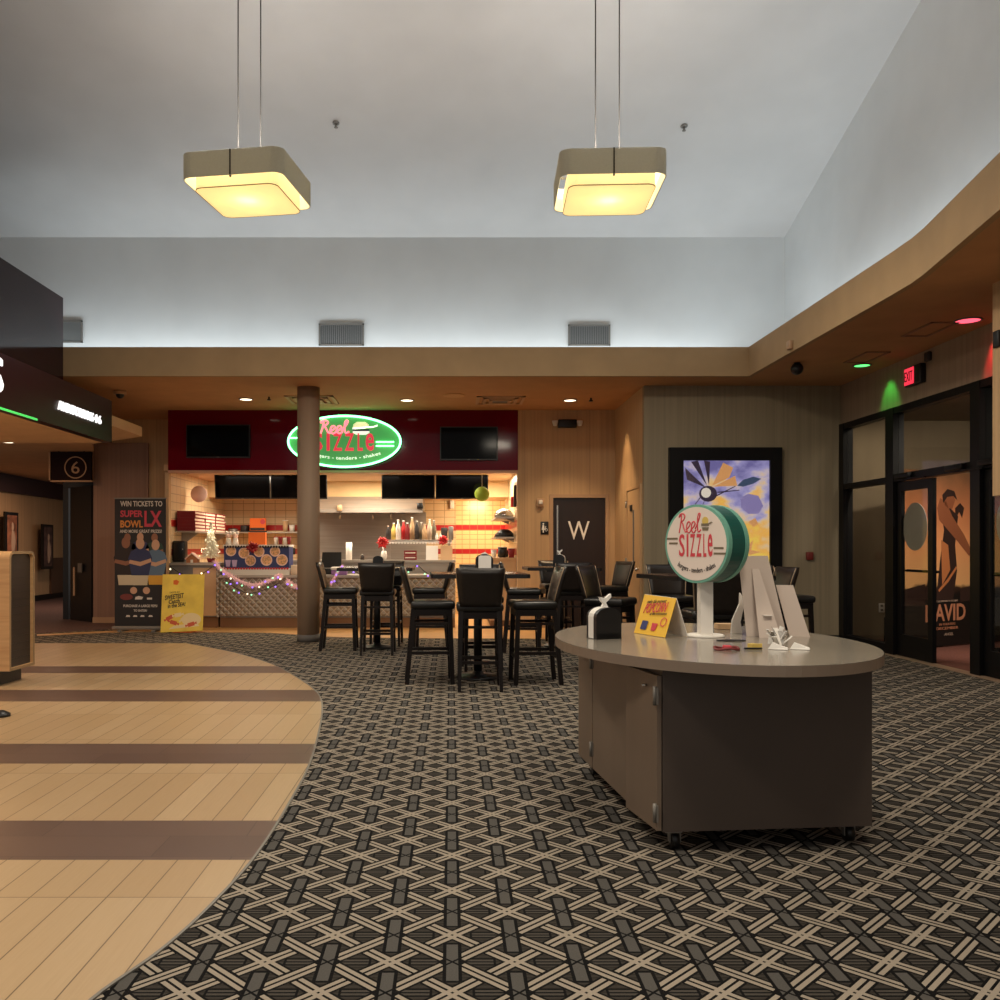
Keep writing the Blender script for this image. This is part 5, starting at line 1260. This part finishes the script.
MB().box(a, b, 17.83, 17.87, z2, z2+.27).build('card', M_orange, t); MB().box(a+.01, b-.02, 17.82, 17.829, z2+.03, z2+.08).build('dark_band', M_ink, t)
MB().prism(ell(b-.06, z2+.2, .05, .05, 14), (0, 17.829, 0), XP, ZP, nn, 0, .006).build('badge', M_pink, t)
# ------------------------------------------------------------------ left counter top
z1 = CZ1
t = thing('speaker_box', 'black upright loudspeaker on the left counter end', 'speaker', (at(179.5, 0, 14.8).x, 14.8, z1))
p = at(178.5, 0, 14.8).x
MB().rbox(p-.105, p+.105, 14.78, 14.98, z1+.012, z1+.36, .03, 3).build('cabinet', M_plastic, t)
MB().rbox(p-.085, p+.085, 14.77, 14.78, z1+.05, z1+.33, .004).build('grille', M_black, t)
MB().rbox(p-.11, p+.11, 14.77, 14.99, z1, z1+.012, .004).build('foot_pad', M_grey, t); MB().cyl((p+.075, 14.768, z1+.22), (p+.075, 14.77, z1+.22), .008, n=8).build('indicator_light', M_white, t)
gx = at(193, 0, 14.72).x
t = thing('gingerbread_house', 'small gingerbread house beside the white Christmas tree', 'ornament', (gx, 14.72, z1))
mg = mat('gingerbread', rgb(176, 116, 76), .8)
MB().prism([(-.09, 0), (.09, 0), (.09, .07), (0, .14), (-.09, .07)], (gx, 14.72, z1), XP, ZP, nn, -.07, .07).build('walls', mg, t)
m = MB(); m.prism([(-.11, .055), (0, .145), (.11, .055), (.11, .07), (0, .165), (-.11, .07)], (gx, 14.72, z1), XP, ZP, nn, -.085, .085); m.build('roof', M_pinkp, t)
MB().prism([(-.02, 0), (.02, 0), (.02, .05), (-.02, .05)], (gx, 14.65, z1), XP, ZP, nn, 0, .004).build('door_piece', MATS['white_card'], t)
tx = at(211, 0, 14.95).x
t = thing('christmas_tree', 'small white Christmas tree glowing with warm lights on the left counter', 'christmas tree', (tx, 14.95, z1))
MB().lathe([(.05, .0), (.07, .07)], (tx, 14.95, z1), 16).build('pot', mat('dark_red_pot', rgb(140, 32, 40), .6), t)
M_tree = mat('white_flocked_needles', rgb(244, 238, 220), .8)
m = MB(); m.cyl((tx, 14.95, z1+.06), (tx, 14.95, z1+.65), .015, .005, 8)
for i in range(420):
    q = random.random()**.8; z = .09+.56*q; r0 = .19*(1-q)+.016; an = random.uniform(0, 2*PI); rr = r0*random.uniform(.45, 1)
    p0 = Vector((tx+rr*.35*math.cos(an), 14.95+rr*.35*math.sin(an), z1+z+.015)); p1 = Vector((tx+rr*math.cos(an), 14.95+rr*math.sin(an), z1+z-.03))
    m.bar(p0, p1, .018, .014, .006, .006)
m.build('foliage', M_tree, t)
for i in range(46):
    q = random.random(); z = .1+.5*q; r0 = .18*(1-q)+.012; an = random.uniform(PI, 2*PI)
    m = MB(); m.ball((tx+r0*math.cos(an), 14.95+r0*math.sin(an), z1+z), .008, sub=1); m.build('fairy_light', M_bulbs[2], t)

# ------------------------------------------------------------------ blue menu box, bow, orange card
def mk(x, y, Y): return at(x, y, Y)
bx0, bx1 = at(224, 0, 14.72).x, at(289, 0, 14.72).x
t = thing('menu_display_box', 'blue menu box with round food pictures on the low counter', 'menu display', ((bx0+bx1)/2, 14.9, CZ0))
MB().box(bx0, bx1, 14.72, 15.1, CZ0+.11, CZ0+.46).build('box_body', M_blue, t)
m = MB(); m.box(bx0-.01, bx1+.01, 14.70, 15.12, CZ0, CZ0+.11)
m.build('lower_trim', M_white, t)
m = MB(); m.box(bx0-.01, bx1+.01, 14.70, 15.12, CZ0+.46, CZ0+.495); m.build('upper_trim', M_white, t)
for z in (CZ0+.105, CZ0+.46):
    m = MB()
    for i in range(24):
        x = bx0+(bx1-bx0)*(i+.5)/24; m.prism(ell(x, z, .019, .019, 10), (0, 14.70, 0), XP, ZP, nn, .001, .004)
    m.build('scalloped_edge', M_red if z < 1 else M_ink, t)
for x, y, r in ((231, 551, .085), (244, 553, .09), (259, 551.5, .09), (275, 551.5, .085), (250.5, 560.5, .09), (266.5, 560, .095), (282, 560, .095)):
    p = at(x, y, 14.718); m = MB(); m.prism(ell(0, 0, r, r, 22), p, XP, ZP, nn, 0, .002); m.mi = 1; m.prism(ell(0, 0, r*.8, r*.8, 22), p, XP, ZP, nn, .002, .003); m.build('food_picture', [M_pinkp, M_food], t)
for x in (228, 234.5): p = at(x, 563, 14.718); m = MB(); m.prism([(-.03, -.06), (.03, -.06), (.045, .05), (-.045, .05)], p, XP, ZP, nn, 0, .002); m.build('drink_picture', mat('pale_violet_print', rgb(190, 170, 210), .6), t)
def bow(x, y, Y, r, lab, m_):
    c = at(x, y, Y); b = MB()
    for i in range(14):
        a = 2*PI*i/14+random.uniform(-.15, .15); L = r*random.uniform(.75, 1.1); d = Vector((math.cos(a), -.35, math.sin(a))).normalized()
        s = d.cross(Vector((0, 1, 0))).normalized()
        tip = c+d*L; mid = c+d*L*.6+Vector((0, -.02, 0))
        b.tube([c, mid, tip], [r*.06, r*.2, r*.05], 6)
    b.ball(c+Vector((0, -.03, 0)), r*.22, sub=1)
    return whole('ribbon_bow', b, m_, lab, 'bow', 'red ribbon bows')
M_bow = mat('red_ribbon', rgb(196, 28, 30), .45); M_bow2 = mat('dark_red_ribbon', rgb(140, 14, 22), .45)
bow(253, 547.5, 14.62, .115, 'dark red ribbon bow on the top edge of the blue menu box', M_bow2)
ox0, ox1 = at(249, 0, 14.95).x, at(266, 0, 14.95).x
t = thing('counter_sign', 'lower orange box standing on the blue menu box behind the bow', 'sign', ((ox0+ox1)/2, 14.95, CZ0+.495))
MB().box(ox0, ox1, 14.9, 15.0, CZ0+.495, CZ0+.70).build('card', M_orange, t); MB().box(ox0+.01, ox1+.01, 14.9, 15.0, CZ0+.705, CZ0+.725).build('top_flap', M_ink, t)
for k, x in enumerate((228.5, 235.5)):
    p = at(x, 0, 14.95).x; t = thing('gift_figure', ('left small white figurine on the blue menu box', 'right small white figurine on the blue menu box, next to the first')[k], 'figurine', (p, 14.95, CZ0+.495), group='white figurines on the menu box')
    MB().lathe([(.05, 0), (.04, .1), (.02, .12)], (p, 14.95, CZ0+.495), 12).build('body', MATS['white_card'], t)
    MB().ball((p, 14.95, CZ0+.64), .045).build('head', M_pinkp, t); MB().ball((p+.03, 14.95, CZ0+.69), .03).ball((p-.03, 14.95, CZ0+.69), .03).build('ears', MATS['white_card'], t)
for k, x in enumerate((276, 280.5, 285, 289)):
    cup(at(x, 0, 14.9).x, 14.9, CZ0+.495, .034, .12, (M_white, M_pz[0], M_white, M_pz[0])[k], ('leftmost pale cup', 'second cup from the left, red', 'third cup from the left, pale', 'rightmost red cup')[k]+' of the row on the blue menu box', grp='paper cups on the menu box', rim=M_red)
box1('card_holder', at(291, 0, 14.75).x, at(299, 0, 14.75).x, 14.74, 14.86, CZ0, CZ0+.16, M_pz[1], 'red and white card holder at the right end of the blue menu box', 'card holder')
box1('wall_switch', at(293, 0, 18.1).x-.03, at(293, 0, 18.1).x+.03, 18.18, 18.198, 1.17, 1.3, M_ink, 'small dark switch plate on the back tiles just left of the column', 'switch')

# ------------------------------------------------------------------ register, rolls, bottles
p = at(331, 0, 14.9)
t = thing('cash_register', 'black cash register just right of the column', 'cash register', (p.x, 15.0, CZ0))
MB().rbox(p.x-.18, p.x+.16, 14.95, 15.3, CZ0, CZ0+.1, .01).build('drawer', M_black, t)
m = MB(); m.hexa([(p.x-.17, 15.0, CZ0+.12), (p.x+.16, 15.0, CZ0+.12), (p.x+.16, 15.04, CZ0+.11), (p.x-.17, 15.04, CZ0+.11), (p.x-.17, 15.08, CZ0+.37), (p.x+.15, 15.08, CZ0+.37), (p.x+.15, 15.12, CZ0+.36), (p.x-.17, 15.12, CZ0+.36)]); sc_ = m.build('monitor', M_plastic, t)
MB().cyl((p.x, 15.12, CZ0+.1), (p.x, 15.1, CZ0+.22), .03, n=10).build('neck', M_black, t)
x = at(341, 0, 14.75).x
t = thing('tip_tray', 'pale tray with pink and purple wrap beside the cash register', 'tray', (x, 14.75, CZ0))
MB().rbox(x-.16, x+.16, 14.66, 14.86, CZ0+.08, CZ0+.13, .02).build('tray', M_white, t); MB().rbox(x-.15, x+.1, 14.68, 14.84, CZ0, CZ0+.08, .01).build('base', mat('violet_wrap', rgb(150, 110, 170), .6), t)
def bot(x, y0, Y, z, r, h, m_, lab, neck=.4, cat='bottle', grp='bottles on the shelf', cap=None):
    t = thing('bottle', lab, cat, (x, Y, z), group=grp)
    MB().lathe([(r, 0), (r, h*(1-neck)), (r*.4, h*(1-neck*.45)), (r*.36, h*.93)], n=14).build('body', m_, t, False)
    MB().lathe([(r*.45, h*.93), (r*.45, h)], n=10).build('cap', cap or M_white, t, False); return t
x = at(348, 0, 15.8).x; b = MB(); b.cyl((x, 15.95, 1.09), (x, 15.95, 1.4), .055, n=18); whole('paper_roll', b, M_paper, 'tall white paper roll standing on the prep ledge', 'paper roll')
x = at(361.5, 0, 15.8).x; bot(x, 0, 15.95, 1.09, .035, .1, M_ink, 'small dark jar right of the white paper roll', .3, 'jar', None)
x = at(384, 0, 15.8).x
t = thing('gift_vase', 'white vase holding a red ribbon bow on the prep ledge', 'vase', (x, 15.8, 1.09)); MB().lathe([(.04, 0), (.055, .08), (.04, .16)], (x, 15.8, 1.09), 16).build('vase_body', M_white, t)
MB().cyl((x, 15.8, 1.2), (x-.02, 15.79, 1.32), .012, n=8).build('stem', M_white, t)
bow(382.5, 542.5, 15.75, .12, 'red ribbon bow above the white vase, left end of the bottle shelf', M_bow)
bz_ = 1.445; bt_ = bz_+.0155; bxa, bxb = at(386, 0, 16).x, at(452, 0, 16).x
t = thing('bottle_shelf', 'pass shelf with a white scalloped edge carrying the bottles', 'shelf', ((bxa+bxb)/2, 16.0, 1.09))
MB().box(bxa, bxb, 15.85, 16.15, bz_-.03, bz_).build('shelf_board', M_steel, t)
m = MB(); m.box(bxa, bxb, 15.83, 15.849, bz_-.03, bz_)
for i in range(22): q = bxa+(bxb-bxa)*(i+.5)/22; m.prism(ell(q, bz_-.04, .025, .035, 12), (0, 15.849, 0), XP, ZP, nn, 0, .019)
m.build('scalloped_trim', M_white, t)
for q in (bxa+.05, bxb-.05): MB().box(q-.02, q+.02, 16.08, 16.12, 1.09, bz_-.03).build('post', M_steelD, t)
cols = [(388.5, .22, M_ink, 'dark bottle at the left end of the shelf'), (393.5, .27, MATS['mustard_ink'], 'second bottle from the left, gold'), (398.3, .32, M_white, 'tall white-capped bottle, third on the shelf'), (403.5, .31, M_red, 'red bottle left of the tallest one'),
        (407.5, .27, M_pz[0], 'slim brown-red bottle just left of the tallest bottle'), (412, .36, M_cream, 'tallest bottle on the shelf, cream'), (417, .3, M_ink, 'dark bottle with a white cap right of the tallest one'), (421, .28, M_olive, 'olive bottle near the middle right of the shelf'),
        (424.5, .25, M_cream, 'short cream bottle with a rounded top'), (429.5, .33, M_pz[1], 'tall slim bottle with red and white stripes'), (434, .31, M_olive, 'olive-grey bottle right of the striped one')]
for i, (x, h, m_, lab) in enumerate(cols): bot(at(x, 0, 16).x, 0, (15.96, 16.07)[i % 2], bz_+.001, .043, h*1.12, m_, lab, cap=M_white if h > .26 else M_pz[1])
for k, x in enumerate((436.7, 440.5)): bot(at(x, 0, 15.9).x, 0, 15.92, bz_+.001, .024, .12, M_white, ('left of two tiny white squeeze bottles near the shelf right end', 'right of two tiny white squeeze bottles near the shelf right end')[k])
x0 = at(441, 0, 16.1).x; box1('dark_menu_stand', x0, x0+.12, 16.09, 16.13, bz_+.001, bz_+.22, M_ink, 'dark upright panel behind the tiny white bottles', 'panel')
x0 = at(448.5, 0, 16.05).x; box1('grey_canister', x0, x0+.09, 15.98, 16.08, bz_, bz_+.24, M_grey, 'grey box at the right end of the bottle shelf', 'box')
bow(443, 540.5, 15.78, .1, 'red ribbon bow at the right end of the bottle shelf', M_bow)
for k, (xa_, xb_) in enumerate(((426, 438), (440.5, 452.5))):
    q0, q1 = at(xa_, 0, 15.75).x, at(xb_, 0, 15.75).x
    t = thing('order_sheet', ('white printed order sheet left of the bow tail, on the ledge', 'tan printed order sheet right of the bow tail, on the ledge')[k], 'notice', ((q0+q1)/2, 15.75, 1.09), group='order sheets on the prep ledge')
    MB().hexa([(q0, 15.74, 1.09), (q1, 15.74, 1.09), (q1, 15.75, 1.09), (q0, 15.75, 1.09), (q0, 15.79, 1.34), (q1, 15.79, 1.34), (q1, 15.8, 1.34), (q0, 15.8, 1.34)]).build('sheet', (M_paper, M_cream)[k], t)
for r in range(2):
    q0, q1 = at(404, 0, 15.9).x, at(416.5, 0, 15.9).x
    t = thing('sauce_carton', ('lower red and white carton on the prep ledge', 'upper red and white carton stacked on the prep ledge')[r], 'carton', ((q0+q1)/2, 15.95, 1.09+r*.085), group='red cartons on the prep ledge')
    z = 1.09+r*.085; MB().rbox(q0, q1, 15.9, 16.05, z, z+.08, .006).build('carton_body', M_pz[0], t)
    MB().box(q0+.02, q1-.02, 15.895, 15.8995, z+.03, z+.05).build('white_band', M_white, t)
box1('digital_timer', at(417, 0, 16.74).x, at(423, 0, 16.74).x, 16.70, 16.745, 2.03, 2.14, M_black, 'black digital timer on the corner of the exhaust hood', 'timer')
b = MB(); q = at(452, 503.5, 18.1); b.rbox(q.x-.04, q.x+.04, 18.1, 18.2, q.z-.1, q.z+.1, .01); whole('soap_dispenser', b, M_white, 'white dispenser on the back tiles above the order sheets', 'dispenser')

# ------------------------------------------------------------------ right wall shelving of the stand
for z, y0, y1, lab in ((1.83, 15.2, 16.9, 'upper steel shelf on the right wall of the food stand'), (1.49, 15.2, 16.9, 'lower steel shelf on the right wall of the food stand')):
    t = thing('side_shelf', lab, 'shelf', (XR-.16, 16, z-.03), group='steel shelves on the right stand wall')
    MB().box(XR-.33, XR-.005, y0, y1, z-.03, z).build('shelf_board', M_steel, t)
    for y in (y0+.15, y1-.15): MB().prism([(0, 0), (-.16, 0), (0, -.07)], (XR-.01, y, z-.025), XP, ZP, YP, -.01, .01).build('bracket', M_steelD, t)
def bowl(x, y, z, r, m_, lab, inv=1):
    b = MB(); pr = [(r, 0), (r*.95, r*.3), (r*.7, r*.62), (r*.3, r*.8)] if inv else [(r*.4, 0), (r*.8, r*.35), (r, r*.8), (r*.97, r*.8), (r*.75, r*.38)]
    b.lathe(pr, (x, y, z), 22); return whole('mixing_bowl', b, m_, lab, 'bowl')
bowl(XR-.18, 15.4, 1.832, .17, M_chrome, 'shiny steel bowl upside down on the upper right shelf'); bowl(XR-.17, 16.1, 1.832, .15, M_steelD, 'duller steel bowl behind the shiny one on the upper shelf')
bowl(XR-.17, 15.4, 1.492, .16, M_plastic, 'black bowl on the lower right shelf'); bowl(XR-.17, 16.2, 1.492, .14, M_ink, 'second dark bowl farther along the lower right shelf')
t = thing('side_counter', 'pale counter along the right wall of the food stand', 'counter', (XR-.3, 16, 0))
MB().box(XR-.45, XR-.005, 14.9, 17.0, .1, 1.1).build('body', M_cream, t); MB().box(XR-.48, XR-.005, 14.88, 17.02, 1.1, 1.14).build('counter_top', M_cream, t); MB().box(XR-.43, XR-.01, 14.95, 16.9, .006, .1).build('plinth', M_brown, t)
cup(XR-.22, 15.15, 1.14, .08, .17, M_black, 'black cup with a white lid on the right side counter'); cup(XR-.08, 15.0, 1.14, .06, .15, M_pz[0], 'red cup at the right edge of the side counter')
cup(XR-.36, 15.3, 1.14, .05, .12, M_white, 'white cup leftmost on the right side counter')
b = MB(); b.ball((XR-.17, 15.9, 1.22), .1, (1, 1.2, .8)); b.rbox(XR-.26, XR-.08, 15.8, 16.0, 1.14, 1.2, .02); whole('dark_mixer', b, M_ink, 'dark mixer hanging low between the cups and the lower shelf', 'mixer')
b = MB(); b.rbox(XR-.05, XR-.006, 14.85, 14.95, 1.98, 2.34, .01); whole('wall_phone', b, M_ink, 'dark wall phone high on the right stand wall', 'phone')
b = MB(); b.rbox(XR-.06, XR-.006, 15.4, 15.52, 2.0, 2.18, .01); whole('paper_holder', b, M_red, 'small red holder on the right stand wall behind the phone', 'holder')

# ------------------------------------------------------------------ hanging decorations and camera
def lantern(x, y, Y, r, m_, lab):
    c = at(x, y, Y); t = thing('paper_lantern', lab, 'paper lantern', c-ZP*r)
    m = MB(); m.lathe([(.02*r/.12, -r*.98)]+[(r*math.cos(q), r*math.sin(q)) for q in [R(-75+15*i) for i in range(11)]]+[(.02, r*.98)], c, 24); m.build('shade', m_, t)
    MB().cyl(c+ZP*r*.97, Vector((c.x, c.y, 2.63)), .003, n=5).build('string', M_white, t)
lantern(482, 494, 15.2, .125, M_green, 'lime green paper lantern hanging before the right menu screen')
c = at(199, 494, 15.6); t = thing('paper_fan', 'round pale pink paper fan hanging by the left tile wall', 'paper decoration', c-ZP*.14)
m = MB(); m.lathe([(.02, -.02), (.14, -.016), (.145, 0), (.14, .016), (.02, .02)], (0, 0, 0), 30)
for v in m.bm.verts: v.co = Vector((v.co.x, v.co.z, v.co.y))+c
m.build('disc', M_pinkp, t); MB().cyl(c+ZP*.14, Vector((c.x, c.y, 2.63)), .003, n=5).build('string', M_white, t)
c = at(188, 474, 14.9); c.z = 2.62; t = thing('dome_camera', 'small dark dome camera inside the stand opening at upper left', 'security camera', c-ZP*.1)
MB().lathe([(.075, -.04), (.075, 0)], c, 16).build('mount', M_grey, t); MB().ball(c-ZP*.045, .05).build('dome', M_plastic, t)

# ------------------------------------------------------------------ garlands with lights
def garland(name, pix, Y, lab, tin, nb, thick=.045, cl=(0, 1, 0, 2)):
    pts = smoothpts([at(x, y, Y) for x, y in pix], 8); c = sum(pts, Vector())/len(pts)
    t = thing(name, lab, 'garland', (c.x, Y, min(p.z for p in pts)-.06), group='festive garlands along the counter')
    if tin:
        m = MB(); m.tube(pts, thick*.5, 6)
        for p in pts:
            for _ in range(14):
                d = Vector((random.uniform(-1, 1), random.uniform(-1, .4), random.uniform(-1, 1))).normalized()*thick*random.uniform(.8, 1.5); m.bar(p, p+d, .012, .003, .004, .002)
        m.build('tinsel', M_tinsel, t)
    else: MB().tube(pts, .006, 5).build('cord', M_black, t)
    for i in range(nb):
        p = pts[int((i+.5)/nb*(len(pts)-1))]; q = p+Vector((random.uniform(-.02, .02), -thick*1.3-.01, random.uniform(-.05, .02)))
        b = MB(); b.ball(q, .015, sub=1); b.build('bulb', M_bulbs[cl[i % len(cl)]], t)
gy = YB-.13
garland('tinsel_garland', [(215, 562), (222, 570), (231, 576), (242, 582), (256, 585), (268, 581), (277, 577), (281, 576)], gy, 'pink tinsel garland swagged below the blue menu box', 1, 12)
garland('tinsel_garland', [(287.5, 581), (291, 584), (295, 586), (303, 588), (312, 584)], gy, 'short end of pink tinsel running behind the column', 1, 4)
garland('tinsel_garland', [(331, 584), (335, 577), (339, 570), (343, 566)], gy, 'purple-lit tinsel rising beside the cash register', 1, 6, .025, (0, 0, 0, 1))
garland('light_string', [(170, 566), (180, 573), (192, 576), (203, 573), (212, 567)], YB-.05, 'string of purple and gold lights under the left counter end', 0, 6, cl=(2, 0, 2, 0))
garland('light_string', [(225, 580), (231, 585), (238, 589), (247, 593), (257, 592), (269, 588), (279, 583)], gy-.03, 'string of lights hanging below the pink tinsel swag', 0, 9, .02, (1, 0, 1, 0, 2))
garland('light_string', [(352, 568), (362, 576), (374, 580), (395, 578), (415, 566), (424, 571), (430, 575)], gy, 'string of lights drooping behind the bar stools', 0, 9, cl=(0, 1, 0, 1))
